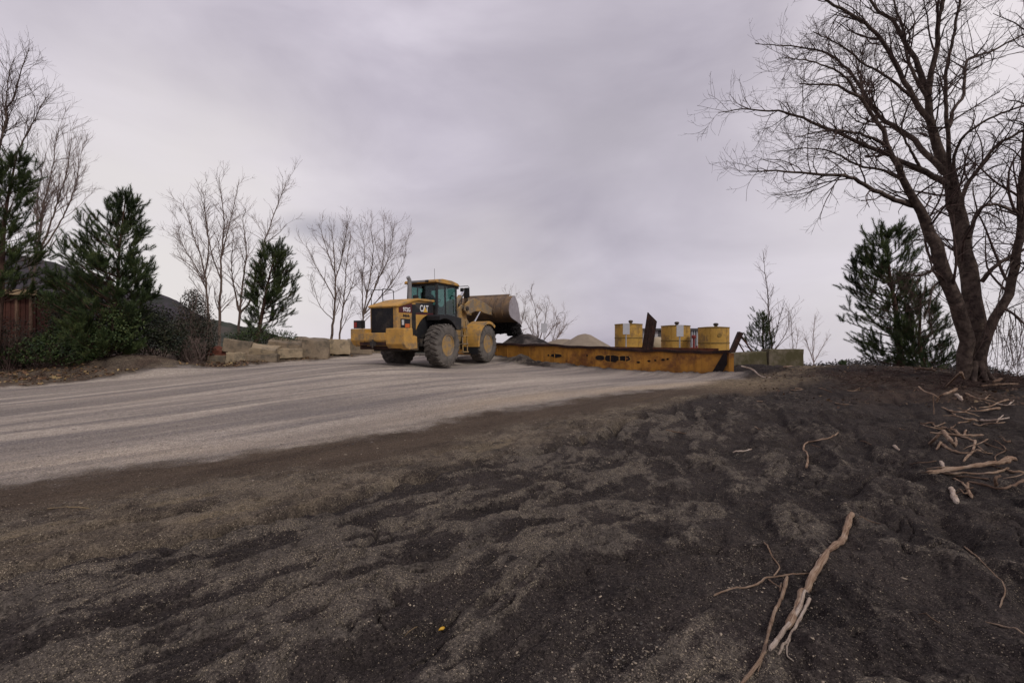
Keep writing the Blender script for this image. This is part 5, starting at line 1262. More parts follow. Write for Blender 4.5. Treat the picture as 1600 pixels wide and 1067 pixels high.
for r in ribs[1:-1]:
    mb = MB(); zz = np.linspace(-.3, rim_z(r)-.09, 6)
    mb.tube([BP(r, dent(r, z)-.008, z)-bor for z in zz], .016, 6); mb.build('rib', M['barge2'], barge, True)
M['rust_shade_black'] = mat('rust_shade_black', (0.014, 0.009, 0.009), .95, var=.4, scale=6)
M['lip'] = mat('peeling_paint', (0.40, 0.22, 0.05), .8, var=.3, scale=9)
# holes rusted through the plates: black patches painting the shade inside, with torn lips
def hole(a, z, wa, hz, seed):
    rg = np.random.default_rng(seed); n = 22; ph = np.arange(n)*2*math.pi/n
    def ring(f, rr_, d):
        o2 = []
        for i, p in enumerate(ph):
            a_, z_ = a+math.cos(p)*wa*f*(1+.06*rr_[i]), z+math.sin(p)*hz*f*(1+.09*rr_[(i*3) % n])
            o2.append(BP(a_, d+dent(a_, z_), z_)-bor)
        return o2
    rr_ = rg.normal(size=n)*.8
    mbh = MB(); v = ring(1, rr_, -.012)+ring(.95, rr_, -.008)+[BP(a, dent(a, z)-.006, z)-bor]
    f = [(i, (i+1) % n, n+(i+1) % n, n+i) for i in range(n)]+[(n+i, n+(i+1) % n, 2*n) for i in range(n)]
    mbh.add(v, f); h = mbh.build('rust_hole_patch', M['rust_shade_black'], barge)
    mbl = MB(); v = ring(1.09, rg.normal(size=n)*.8, -.004)+ring(1.0, rr_, -.015); mbl.add(v, f[:n]); mbl.build('torn_lip', M['lip'], h)
def bat(px):  # distance along the front wall for a photo column
    k = (px-800)/F; return (k*BO[1]-BO[0])/(bdir[0]-k*bdir[1])
def bz(px, py):
    a = bat(px); return CAM_Z-(py-533.5)/F*(BO[1]+bdir[1]*a)
for i, (px, py, w, h) in enumerate([(869, 555.5, 17, 6), (857, 555, 3, 3), (917, 555.5, 3, 3), (938, 559, 13, 8), (956, 560, 21, 11), (976, 560, 16, 9)]):
    D = BO[1]+bdir[1]*bat(px); sc_ = D/F/.82
    hole(bat(px), bz(px, py), w*sc_*.5, h*D/F*.5, 50+i)
for i, (px, py, w, h) in enumerate([(997, 566, 6, 3.5), (1013, 564, 5, 3), (1023, 563, 4, 3), (1036, 562, 6, 3.5), (1043, 561, 4, 3)]):
    D = BO[1]+bdir[1]*bat(px); hole(bat(px), bz(px, py), w*D/F*.5, h*D/F*.5, 80+i)
# near end: return plate, dark sloping gusset and the yellow corner
zt = rim_z(LEN)
mb = MB(); mb.bar(BP(LEN-.02, .10, (zt-.35)/2)-bor, BP(LEN-.02, WID, (zt-.35)/2)-bor, zt+.30, .05); mb.build('end_wall', M['rust_red'], barge)
def plate(name, pts, th, m, parent, org):
    a = np.array(pts, float); nrm = np.cross(a[1]-a[0], a[-1]-a[0]); nrm /= np.linalg.norm(nrm); n = len(a)
    mbp = MB(); mbp.add(np.r_[a, a+nrm*th]-org, [tuple(range(n))[::-1], tuple(range(n, 2*n))]+[(i, (i+1) % n, (i+1) % n+n, i+n) for i in range(n)])
    return mbp.build(name, m, parent)
ga = lambda px: bat(px)
plate('gusset', [BP(ga(1109), -.05, .28), BP(ga(1125), -.05, .28), BP(ga(1136.5), -.05, .78), BP(ga(1136.5), -.05, 1.17), BP(ga(1131), -.05, 1.17)], .03, M['rust_shade_black'], barge, bor)
plate('corner_plate', [BP(LEN-.02, -.055, .2), BP(LEN+.14, -.02, .2), BP(LEN+.14, -.02, 1.18), BP(LEN-.02, -.055, 1.18)], .03, M['barge2'], barge, bor)
# rusty upright plate with ribs standing in the trough
def leaning_plate():
    D = 19.6; c = P(1008, 548, D); o = empty('steel_plate', (c[0], c[1], .45)); org = np.array([c[0], c[1], .45])
    tag(o, 'dark rusty ribbed steel plate sticking up slanted out of the trough between two yellow tanks', 'steel plate', 'rusty steel plates')
    q = lambda x, y, dd=0: P(x, y, D+dd)
    k = .45; bl = q(998, 575); br = q(1014, 575, .5); tl = q(1011.5, 488); tm = q(1014, 491, .15); tr = q(1025, 502, .5)
    p_ = plate('plate', [bl, br, tr, tm, tl], .05, M['rust'], o, org)
    mbp = MB()
    for f in (.12, .38, .62, .86):
        a_ = bl*(1-f)+br*f; b_ = tl*(1-f)+tr*f; mbp.bar(a_-org+[0, -.05, 0], (a_+(b_-a_)*.93)-org+[0, -.05, 0], .035, .06)
    mbp.build('rib', M['rust'], o)
leaning_plate()
def flap():
    D = 18.9; o = empty('steel_flap', tuple(P(1140, 556, D))); org = P(1140, 556, D); tag(o, 'slanted rusty flap held up by two struts at the right end of the trough', 'steel flap', 'rusty steel plates')
    a = P(1139, 556, D); b = P(1155.5, 518, D); s = np.array([.15, .5, 0])
    plate('plate', [a, a+s, b+s, b], .17, M['rust'], o, org)
    for (x0, y0, x1, y1) in ((1156, 521, 1176, 552), (1152, 533, 1164, 552)):
        mbp = MB(); mbp.cyl(P(x0, y0, D+.1)-org, P(x1, y1, D+.6)-org, .028, 8); mbp.build('strut', M['rust_red'], o, True)
flap()
# sand and gravel lying in the trough
rng = np.random.default_rng(9)
na, nd_ = 120, 30; V = []
aaa = np.linspace(A0+.1, LEN-.1, na); ddd = np.linspace(.12, WID-.1, nd_)
AA, DD = np.meshgrid(aaa, ddd, indexing='ij')
pk = 1.0+.98*np.exp(-((AA-.35)/1.35)**2-((DD-2.0)/1.2)**2)+.35*np.exp(-((AA-2.0)/1.2)**2-((DD-2.0)/1.0)**2)-.35*sstep(3.5, 7, AA)
pk += (fbm(AA*2, DD*2, 401, 4)-.5)*.18
XY = BO+AA[..., None]*bdir+DD[..., None]*bn
V = np.concatenate([XY, pk[..., None]], -1).reshape(-1, 3)
i, j = np.meshgrid(np.arange(na-1), np.arange(nd_-1), indexing='ij')
Q = np.stack([i*nd_+j, (i+1)*nd_+j, (i+1)*nd_+j+1, i*nd_+j+1], -1).reshape(-1, 4)
tag(mesh_np('gravel_fill', V, Q, M['heap'], smooth=True), kind='stuff')
def cone_heap(name, c, prof, seed, matn, label, group=None, sy=.8):
    rg = np.random.default_rng(seed); n = 64; ph = np.arange(n)*2*math.pi/n; V = []
    for r, z in prof:
        rr_ = r*(1+.12*(fbm(np.cos(ph)*2+5, np.sin(ph)*2+5+z, seed)-.5)*2); V.append(np.stack([rr_*np.cos(ph), sy*rr_*np.sin(ph), z+(fbm(np.cos(ph)*r*1.2+9, np.sin(ph)*r*1.2, seed+3)-.5)*.12], 1))
    V = np.concatenate(V); m_ = len(prof); i, j = np.meshgrid(np.arange(m_-1), np.arange(n), indexing='ij')
    Q = np.stack([i*n+j, i*n+(j+1) % n, (i+1)*n+(j+1) % n, (i+1)*n+j], -1).reshape(-1, 4)
    o = mesh_np(name, V, Q, M[matn], smooth=True); o.location = c; tag(o, label, 'gravel heap', group); return o
c = P(913, 522, 36); pz = c[2]+.9
cone_heap('gravel_heap', (c[0], c[1], -.9), [(7.0, -.4), (4.2, .9), (2.6, 1.72), (2.0, 2.2), (1.1, pz-.42), (.5, pz-.08), (.12, pz)], 3, 'heap_tan', 'pale tan cone of gravel behind the trough left of the yellow tanks', 'gravel heaps')
c = P(880, 530, 37); cone_heap('gravel_heap', (c[0], c[1], -.9), [(5.0, -.4), (3.2, 1.2), (1.6, c[2]+.5), (.5, c[2]+.9)], 4, 'heap_tan', 'low shoulder of gravel left of the tan cone', 'gravel heaps')

# ------------------------------------------------------------------ three yellow tanks and what stands around them
def tank(px, top, D, wpx, label, cap_dx):
    r = wpx/2*D/F; c = P(px, top, D); zt_ = c[2]; z0 = -.9
    o = empty('storage_tank', (c[0], c[1], z0)); H = zt_-z0
    tag(o, label, 'tank', 'yellow storage tanks')
    mb = MB(); n = 48
    mb.lathe([(r, 0), (r, H-.04)], n); mb.build('shell', M['tank'], o, True)
    mb = MB(); mb.lathe([(r+.035, H-.06), (r+.04, H-.01), (r+.01, H), (r*.5, H+.05), (0, H+.07)], n); mb.build('lid', M['tank_band'], o, True)
    mb = MB(); zb = H-1.32+.06*math.sin(px); mb.lathe([(r+.002, zb-.06), (r+.025, zb-.035), (r+.025, zb+.035), (r+.002, zb+.06)], n); mb.build('band', M['tank_band'], o, True)
    for ang in (-125, -60, 10, 80, 150, 215):
        mb = MB(); a = R(ang); mb.bar(((r+.004)*math.cos(a), (r+.004)*math.sin(a), .1), ((r+.004)*math.cos(a), (r+.004)*math.sin(a), H-.07), .022, .022); mb.build('seam', M['tank_seam'], o)
    mb = MB(); mb.lathe([(.13, H+.02), (.13, H+.14), (.19, H+.16), (.21, H+.27), (.14, H+.34), (0, H+.36)], 16, Matrix.Translation((cap_dx, -r*.25, 0))); mb.build('vent_cap', M['dark'], o, True)
    return o
tank(982, 506.5, 41.5, 42, 'yellow tank with a grey board in front, left of the slanted steel plate', .12)
tank(1055.5, 509, 40.5, 43, 'yellow tank with a grey board at its right edge, middle one of the row', -.0)
tank(1115, 511.5, 38.0, 45, 'yellow tank nearest the right end of the trough, with no board before it', .05)
t3 = [o for o in bpy.data.objects if o.name.startswith('storage_tank')][-1]
mb = MB(); r3 = 45/2*38/F; mb.cyl((-.05, -r3-.03, 3.0), (-.05, -r3+.05, 3.0), .16, 18); mb.build('hatch', M['tank_band'], t3, True)

def board(px, py, w, h, D, label):
    c = P(px, py, D); z0 = gz(c[0], c[1])-.2; o = empty('sign_board', (c[0], c[1], z0)); tag(o, label, 'sign board', 'grey boards on posts')
    W, H = w*D/F, h*D/F; zc = c[2]-z0
    mb = MB(); mb.box((0, 0, zc), (W, .025, H)); mb.build('board', M['sign_back'], o, bevel=.008)
    mb = MB(); mb.tube([(.0, .05, 0), (.0, .05, zc+H*.4)], .035, 10); mb.build('post', M['galv'], o, True)
    mb = MB(); mb.box((0, .03, zc+H*.3), (W*.9, .03, .05)); mb.build('bracket', M['galv'], o); mb = MB(); mb.box((0, .03, zc-H*.3), (W*.9, .03, .05)); mb.build('bracket', M['galv'], o)
board(978.5, 514, 10.5, 17, 26.5, 'blank grey board on a post in front of the left yellow tank')
board(1062.5, 517, 11, 18, 22.5, 'blank grey board on a post in front of the middle yellow tank')
board(850, 512.5, 9.5, 15, 38, 'small faint grey board on a thin post in front of the round headed bare tree')

def building():
    D = 54; c = P(1060, 545, D); o = empty('building', (c[0], c[1], -1.5)); k = D/F
    tag(o, 'low pale building with grey cladding half hidden behind the yellow tanks', 'building')
    W = 110*k; top = P(0, 516, D)[2]+1.5
    mb = MB(); mb.box((0, 2.5, top/2), (W, 5, top)); mb.build('wall', M['bldg'], o)
    mb = MB(); mb.prism([(-W/2-.3, top), (W/2+.3, top), (W/2+.3, top+.22), (-W/2-.3, top+.22)], -.4, 5.4); mb.build('roof', M['bldg_dark'], o)
    x = lambda px: (px-1060)*k
    for a, b in ((1028, 1035), (1036, 1046)):
        mb = MB(); mb.box(((x(a)+x(b))/2, -.03, top/2), (x(b)-x(a)-.1, .06, top-.1)); mb.build('cladding', M['bldg_dark'], o)
    for a in (1080.5, 1084, 1088):
        mb = MB(); mb.cyl((x(a), -.12, 0), (x(a), -.12, top-.05), .09, 10); mb.build('downpipe', M['galv'], o, True)
    mb = MB(); mb.box((x(1024), -.04, top*.62), (.5, .05, .8)); mb.build('window', M['roofing'], o)
building()
c = P(1028, 538, 46); o = empty('water_tank', (c[0], c[1], -.5)); tag(o, 'round beige plastic tank on its side behind the slanted steel plate', 'water tank')
mb = MB(); mb.lathe([(0, -.7), (.45, -.68), (.72, -.5), (.76, 0), (.72, .5), (.45, .68), (0, .7)], 28, Matrix.Translation((0, 0, c[2]+.5)) @ Matrix.Rotation(R(90), 4, 'X') @ Matrix.Rotation(R(12), 4, 'Y')); mb.build('vessel', M['beige'], o, True)
mb = MB(); 
for s_ in (-.45, .45): mb.box((0, s_, (c[2]-.2)/2), (1.2, .14, max(c[2]-.1, .3)))
mb.build('cradle', M['dark'], o)
c = P(1084, 540, 44); o = empty('pump_post', (c[0], c[1], -.5)); tag(o, 'red painted pump pipework standing between the middle and right yellow tanks', 'pump')
mb = MB(); mb.cyl((0, 0, 0), (0, 0, c[2]+1.3), .10, 12); mb.lathe([(.18, 0), (.2, .05), (.2, .25), (.1, .32), (0, .33)], 14, Matrix.Translation((0, 0, c[2]+1.2))); mb.build('post', M['red_paint'], o, True)
mb = MB(); mb.cyl((-.5, 0, c[2]+.25), (.55, 0, c[2]+.25), .08, 12); mb.cyl((.3, 0, 0), (.3, 0, c[2]+.5), .07, 12); mb.build('pipe', M['red_paint'], o, True)

# ------------------------------------------------------------------ concrete
def block(name, cpx, D, dims, rot, matn, label, seed, group, cat='concrete block', z=None, chip=.08):
    """a rough cast block: subdivided box, worn edges, chipped corners"""
    rg = np.random.default_rng(seed); c = P(*cpx, D); 
    if z is not None: c[2] = z
    bm = bmesh.new(); bmesh.ops.create_cube(bm, size=1.0)
    for v in bm.verts: v.co = Vector((v.co.x*dims[0], v.co.y*dims[1], v.co.z*dims[2]))
    bmesh.ops.bevel(bm, geom=bm.edges[:], offset=min(dims)*.05, segments=2, affect='EDGES', profile=.6)
    bmesh.ops.subdivide_edges(bm, edges=[e for e in bm.edges if e.calc_length() > .12], cuts=6, use_grid_fill=True)
    co = np.array([v.co for v in bm.verts]); n3 = lambda s, q: fbm(co[:, 0]*s+co[:, 2]*s*.7+seed, co[:, 1]*s-co[:, 2]*s*.6+q, seed, 3)-.5
    for v, a, b_, d in zip(bm.verts, n3(2.6, 1), n3(2.6, 7), n3(2.6, 13)): v.co += Vector((a, b_, d))*chip*2
    me = bpy.data.meshes.new(name); bm.to_mesh(me); bm.free(); me.materials.append(M[matn])
    for p in me.polygons: p.use_smooth = True
    try: me.set_sharp_from_angle(angle=R(32))
    except Exception: pass
    o = bpy.data.objects.new(name, me); COL.objects.link(o); o.location = c; o.rotation_euler = tuple(R(a) for a in rot)
    return tag(o, label, cat, group)
G1 = 'concrete blocks tipped along the road edge'
s22 = 22/F
block('concrete_block', (323,556), 22.6, (.62,.6,.62), (0,4,14), 'concrete', 'small dull block at the left end of the row, left of the red lump', 1, G1)
block('masonry_lump', (346,552), 22.2, (.85,.6,.42), (6,14,10), 'red_rock', 'lump of reddish brown masonry lying at the left end of the concrete row', 2, G1, 'masonry lump', chip=.10)
block('concrete_block', (346,561), 22.0, (.9,.6,.34), (0,0,10), 'concrete', 'flat block half buried under the red masonry lump', 3, G1)
block('concrete_block', (370,561), 22.0, (.80,.6,.62), (0,3,16), 'concrete_pale', 'squat pale block set under the tilted square block', 4, G1)
block('concrete_block', (373,542), 22.4, (1.15,.85,.62), (-3,9,20), 'concrete', 'big squarish block tilted on top of the squat pale one', 5, G1)
block('concrete_slab', (411,546), 22.8, (1.38,1.0,.32), (12,8,16), 'concrete_pale', 'pale yellowish slab lying tilted on a long low block', 6, G1, 'concrete slab')
block('concrete_block', (410,560), 22.6, (1.45,.8,.42), (0,2,16), 'concrete', 'long low block under the yellowish slab', 7, G1)
block('concrete_slab', (451,538), 24.0, (1.70,1.2,.36), (12,7,16), 'concrete', 'wide grey slab with a sloping top on the second stack', 8, G1, 'concrete slab')
block('concrete_block', (454,552), 23.6, (1.32,.9,.50), (0,-2,16), 'concrete_pale', 'rounded buff block under the wide grey slab', 9, G1)
block('concrete_block', (494,546), 24.4, (1.35,1.3,.98), (0,4,20), 'concrete', 'large upright block right of the second stack', 10, G1)
block('concrete_slab', (486,533), 25.6, (1.75,1.2,.22), (8,4,18), 'concrete', 'thin slab lying behind the large upright block', 11, G1, 'concrete slab')
block('concrete_block', (530,542), 25.6, (1.10,1.0,.80), (0,2,22), 'concrete_pale', 'pale block between the large upright one and the loader', 12, G1)
block('concrete_block', (562,543), 27.0, (1.35,1.0,.95), (0,1,24), 'concrete', 'last block of the row, partly behind the loader counterweight', 13, G1)
block('concrete_block', (604,546), 28.5, (1.9,1.0,.95), (0,0,24), 'concrete', 'block seen in the gap under the rear of the loader', 14, G1)
block('wall_block', (1166,562), 18.4, (1.42,.5,.62), (0,-3,4), 'concrete_moss', 'left mossy wall block beside the end of the trough', 15, 'mossy wall blocks', 'wall block', chip=.02)
block('wall_block', (1222,561), 18.5, (1.46,.55,.80), (0,0,4), 'concrete_moss', 'right taller mossy wall block under the bare sapling', 16, 'mossy wall blocks', 'wall block', chip=.025)

# ------------------------------------------------------------------ wooden shed behind the left pine
def shed():
    D = 20.5; c = P(-30, 560, D); z0 = gz(c[0], c[1])-.1; o = empty('wooden_shed', (c[0], c[1], z0), R(8)); tag(o, 'red brown plank shed with a pale roof edge behind the pine at the left edge', 'shed')
    k = D/F; zt_ = P(0, 458, D)[2]-z0; W = 150*k
    mb = MB()
    n = 22
    for i in range(n): mb.box((-W/2+W*(i+.5)/n, .02*((i*7) % 3), zt_/2), (W/n-.012, .05, zt_))
    mb.box((0, 1.5, zt_/2), (W, 2.8, zt_-.02)); mb.build('plank_wall', M['plank'], o)
    for x in (-W*.2, W*.18, W*.34, W*.47):
        mb = MB(); mb.box((x, -.06, zt_/2), (.10, .07, zt_)); mb.build('post', M['wood_dark'], o)
    mb = MB(); mb.prism([(-W/2-.3, zt_+.05), (W/2+.35, zt_-.02), (W/2+.35, zt_+.12), (-W/2-.3, zt_+.2)], -.35, 3.4); mb.build('roof', M['roofing'], o)
    mb = MB(); mb.bar((-W/2-.3, -.37, zt_+.10), (W/2+.35, -.37, zt_+.02), .04, .24); mb.build('fascia', M['fascia'], o)
shed()

# ------------------------------------------------------------------ driftwood and sticks lying on the sand
def stick(name, paths, matn, label, group, seed, cat='branch', dark=None):
    """paths: list of (pixel points, width px at start, width px at end, lift list or None); the first is the main stem"""
    rg = np.random.default_rng(seed); out_ = []
    for pts, w0, w1, lift in paths:
        g = [ground_hit(x, y) for x, y in pts]
        W = []
        for i, q in enumerate(g):
            t = i/max(1, len(g)-1); r = (w0+(w1-w0)*t)*q[1]/F/2*.68; l = (lift[i] if lift else 0)
            # keep to the sight line while lifting: the lifted point stands nearer than the ground behind it
            d = q-np.array([0, 0, CAM_Z]); f = 1-(l+r*.8)/max(CAM_Z-q[2], .2)
            p = np.array([0, 0, CAM_Z])+d*f if l > .0 else q+np.array([0, 0, r*.42])
            W.append((p, r))
        out_.append(W)
    b = out_[0][0][0]; o = empty(name, tuple(b)); tag(o, label, cat, group)
    for k, W in enumerate(out_):
        n = max(10, len(W)*6); p = smooth_path([w[0]-b for w in W], n); r = np.interp(np.linspace(0, 1, n), np.linspace(0, 1, len(W)), [w[1] for w in W])
        nb = np.convolve(rg.normal(size=n+4), [.2, .3, .3, .2, 0], 'same')[2:-2]; r = r*(1+.22*nb); r[0] *= .8; r[-1] *= .55
        p[1:-1] += rg.normal(size=(n-2, 3))*r[1:-1, None]*.13
        if not paths[k][3] or max(paths[k][3]) < .04:          # keep the stick on the bumps it lies across
            g_ = ground_z(p[:, 0]+b[0], p[:, 1]+b[1])+r*.35-b[2]
            e_ = np.maximum(g_-p[:, 2], 0); e_ = np.convolve(np.r_[e_[0], e_[0], e_, e_[-1], e_[-1]], [.2, .2, .2, .2, .2], 'valid'); p[:, 2] = np.maximum(p[:, 2]+e_, g_)
        ns = 12; r = np.maximum(r, .0025); mb = MB(); mb.tube(p, r, ns)
        s_ = np.r_[0, np.cumsum(np.linalg.norm(np.diff(p, axis=0), axis=1))]; ph = np.arange(ns)*2*math.pi/ns
        SS, PH = np.repeat(s_, ns), np.tile(ph, n)
        f_ = 1+.5*(fbm(np.cos(PH)*1.6+seed*3.1, np.sin(PH)*1.6+SS*9, seed, 3)-.5)          # knots, cracks, flattened sides
        v_ = mb.v[0]; c_ = np.repeat(p, ns, 0); mb.v[0] = c_+(v_-c_)*f_[:, None]
        so_ = mb.build('stem' if k == 0 else 'side_branch', M[matn if (k == 0 or not dark) else dark], o, True)
        at_ = so_.data.attributes.new('grain', 'FLOAT_VECTOR', 'POINT'); at_.data.foreach_set('vector', np.stack([np.cos(PH), np.sin(PH), SS*1.8+seed], 1).astype(np.float32).ravel())
    return o
DW = 'driftwood on the black sand'; PL = 'tangled driftwood under the bare tree'
S = stick
S('driftwood_branch', [([(1331,804),(1322,826),(1318,843),(1295,863),(1274,896),(1258,928),(1241,963),(1230,985)], 12, 15, None),
    ([(1262,925),(1243,960),(1222,990),(1212,1003),(1203,1016)], 7, 11, [.03]*5),
    ([(1265,937),(1250,968),(1233,1000),(1216,1024)], 8, 5, None), ([(1234,998),(1229,1022),(1240,1033)], 5, 3, None), ([(1284,868),(1280,880),(1284,886)], 6, 4, None)],
  'wood', 'thick gnarled branch with a bleached lower end in the right foreground', DW, 1, 'driftwood', 'wood_pale')
S('driftwood_branch', [([(1230,902),(1221,936),(1207,968),(1198,1000),(1188,1033),(1158,1070)], 7, 8, None), ([(1195,1010),(1188,1040),(1184,1050)], 4, 2, None), ([(1221,912),(1219,925)], 4, 3, None)],
  'wood', 'thin knotty branch running to the bottom edge left of the thick gnarled one', DW, 2, 'driftwood')
S('driftwood_branch', [([(1266,896),(1241,898),(1218,901),(1188,912),(1158,920),(1128,925),(1115,931)], 3.5, 4, None), ([(1194,848),(1206,869),(1218,887),(1209,900)], 3, 3, None), ([(1200,906),(1220,920)], 3, 2, None)],
  'wood', 'slender forked twig lying across the top of the thin knotty branch', DW, 3, 'driftwood')
S('twig', [([(1343,807),(1358,814),(1376,819)], 3, 2, None)], 'stick_dark', 'short thin twig just right of the top of the thick gnarled branch', DW, 4, 'twig')
S('twig', [([(1260,732),(1262,715),(1255,702),(1261,692),(1280,689),(1300,685),(1310,676)], 5, 3, None)], 'wood', 'hook shaped twig alone in the middle of the black slope', DW, 5, 'twig')
S('twig', [([(1145,708),(1160,706),(1175,702)], 3.5, 2.5, None)], 'wood_pale', 'short straight pale twig left of the hook shaped one', DW, 6, 'twig')
S('twig', [([(1507,855),(1530,875),(1551,895),(1570,920),(1566,938),(1562,950)], 4, 3.5, None)], 'wood', 'curved twig bending downhill near the right edge', DW, 7, 'twig')
S('twig', [([(1540,972),(1570,980),(1602,993)], 3, 5, None)], 'wood', 'twig running out of the right edge near the bottom corner', DW, 8, 'twig')
S('wood_stub', [([(1487,764),(1490,775),(1495,787)], 9, 11, None)], 'wood_pale', 'stubby white piece of wood just below the driftwood tangle', DW, 9, 'driftwood')
S('wood_chip', [([(1396,698),(1405,705)], 6, 5, None)], 'wood_pale', 'small white wood chip left of the driftwood tangle', DW, 10, 'driftwood')
S('twig', [([(1158,572),(1175,577),(1186,586),(1195,590),(1206,591)], 3, 3, [.1,.06,.02,0,0])], 'wood_pale', 'pale crooked twig on the sand bank against the left mossy wall block', DW, 11, 'twig')
S('twig', [([(1225,566),(1240,572),(1252,579)], 4, 4, [.05,.02,0])], 'wood', 'brown twig on the sand bank below the right mossy wall block', DW, 12, 'twig')
S('twig', [([(1040,672),(1060,676),(1073,678)], 2, 2, None)], 'stick_dark', 'faint dark twig on the slope between the road and the hook shaped twig', DW, 13, 'twig')
S('twig', [([(1435,960),(1455,966),(1468,974)], 2.5, 2, None)], 'stick_dark', 'small dark twig right of the bleached lower end of the thick branch', DW, 14, 'twig')
S('twig', [([(632,995),(642,985),(652,980)], 2, 2, None)], 'grass_dry', 'straw coloured stalk near the bottom edge left of centre', DW, 15, 'twig')
S('twig', [([(75,795),(110,793),(140,795)], 3, 2, None)], 'grass_dry', 'straw coloured stalk beside the road at the left edge', DW, 16, 'twig')
# the tangle: one propped tripod, long limbs and loose pieces
S('driftwood_branch', [([(1452,694),(1462,684),(1472,674),(1480,682),(1487,690)], 6, 5, [0,.05,.2,.45,.62])], 'wood', 'propped stick of the tripod slanting up from the left', PL, 21, 'driftwood')
S('driftwood_branch', [([(1493,684),(1494,690),(1492,697),(1488,692)], 4, 4, [0,.12,.35,.62])], 'wood', 'propped stick of the tripod standing almost upright', PL, 22, 'driftwood')
S('driftwood_branch', [([(1453,676),(1476,678),(1497,680),(1516,680),(1537,680)], 3.5, 3, [.32,.33,.32,.28,.24])], 'wood', 'thin stick laid level across the two propped ones', PL, 23, 'driftwood')
S('driftwood_branch', [([(1491,673),(1501,682),(1516,688),(1523,692)], 6, 5, None), ([(1524,689),(1520,706),(1505,722)], 5, 4, None), ([(1505,684),(1510,672)], 4, 3, None)], 'wood', 'crooked elbow shaped stick right of the tripod foot', PL, 24, 'driftwood')
S('driftwood_branch', [([(1469,694),(1482,702),(1503,709),(1520,708),(1533,705)], 6, 4, None), ([(1470,692),(1463,703)], 6, 5, None)], 'wood', 'curved stick bowed downhill below the tripod', PL, 25, 'driftwood')
S('driftwood_branch', [([(1449,739),(1482,734),(1515,729),(1544,725),(1565,722),(1579,716),(1588,719)], 8, 10, [.02,.04,.05,.06,.06,.08,.06])], 'wood', 'longest limb of the tangle with a knuckled right end', PL, 26, 'driftwood')
S('driftwood_branch', [([(1462,740),(1493,741),(1524,741),(1555,739),(1576,732)], 6, 5, None)], 'wood', 'long limb lying just below the knuckled one', PL, 27, 'driftwood')
S('driftwood_branch', [([(1493,746),(1515,746),(1545,749)], 5, 4, None)], 'stick_dark', 'short dull stick under the two long limbs', PL, 28, 'driftwood')
S('driftwood_branch', [([(1490,748),(1505,757),(1513,768),(1519,779)], 5, 6, None), ([(1512,755),(1513,768)], 5, 4, None)], 'wood', 'stick pointing downhill from the long limbs toward the white stub', PL, 29, 'driftwood')
S('driftwood_branch', [([(1574,735),(1586,739),(1602,740),(1645,742)], 5, 6, None)], 'wood', 'stick running out of the right edge level with the long limbs', PL, 30, 'driftwood')
S('driftwood_branch', [([(1513,753),(1534,757),(1553,763),(1569,764),(1586,759),(1602,751)], 4, 7, None), ([(1557,760),(1555,748),(1563,743)], 6, 5, [0,.05,.09])], 'stick_dark', 'curved lowest limb of the tangle with an upright peg', PL, 31, 'driftwood')
S('driftwood_branch', [([(1470,722),(1478,735),(1484,737)], 7, 5, [.06,.02,0])], 'wood_pale', 'short pale stump end stuck behind the long limbs', PL, 32, 'driftwood')
S('twig', [([(1554,688),(1566,696),(1571,704),(1557,711),(1555,719),(1566,724)], 2.5, 2, None)], 'stick_dark', 'thin twig curled in a loop right of the tripod', PL, 33, 'twig')
S('twig', [([(1517,682),(1537,680)], 4, 3, [.02,.02])], 'wood', 'small straight stick right of the elbow shaped one', PL, 34, 'twig')
S('twig', [([(1497,662),(1515,659),(1530,659)], 3, 3, None)], 'wood', 'wavy twig on the sand above the elbow shaped stick', PL, 35, 'twig')
S('driftwood_branch', [([(1435,604),(1445,612),(1458,616),(1468,624)], 3, 2.5, [.2,.2,.2,.18]), ([(1458,616),(1459,648)], 2.5, 2, [.2,0])], 'wood', 'forked twig standing on one leg up the slope left of the tripod', PL, 36, 'driftwood')
S('driftwood_branch', [([(1464,629),(1468,619),(1480,615),(1495,608)], 4, 6, [0,.05,.06,.06])], 'wood', 'arched stick above the tip of the tripod', PL, 37, 'driftwood')
S('wood_chip', [([(1494,617),(1503,627)], 6, 7, None)], 'wood_pale', 'short pale wood piece right of the tripod tip', PL, 38, 'driftwood')
S('driftwood_branch', [([(1534,603),(1562,601),(1592,600)], 5, 4, [.05,.05,.05])], 'stick_dark', 'dark log lying along the crest right of the tree foot', PL, 39, 'driftwood')
S('driftwood_branch', [([(1552,597),(1565,592)], 6, 5, [.08,.12])], 'stick_dark', 'short broken limb on the crest behind the dark log', PL, 40, 'driftwood')
S('driftwood_branch', [([(1476,607),(1490,592),(1500,583)], 4, 3, [0,.1,.3]), ([(1501,582),(1506,592)], 4, 4, [.3,.1])], 'wood', 'slanting stick leaning on the left foot of the large tree', PL, 41, 'driftwood')
S('driftwood_branch', [([(1430,576),(1450,577),(1462,579)], 6, 4, [.05,.05,.03])], 'stick_dark', 'dark fallen limb below the small pine', PL, 42, 'driftwood')

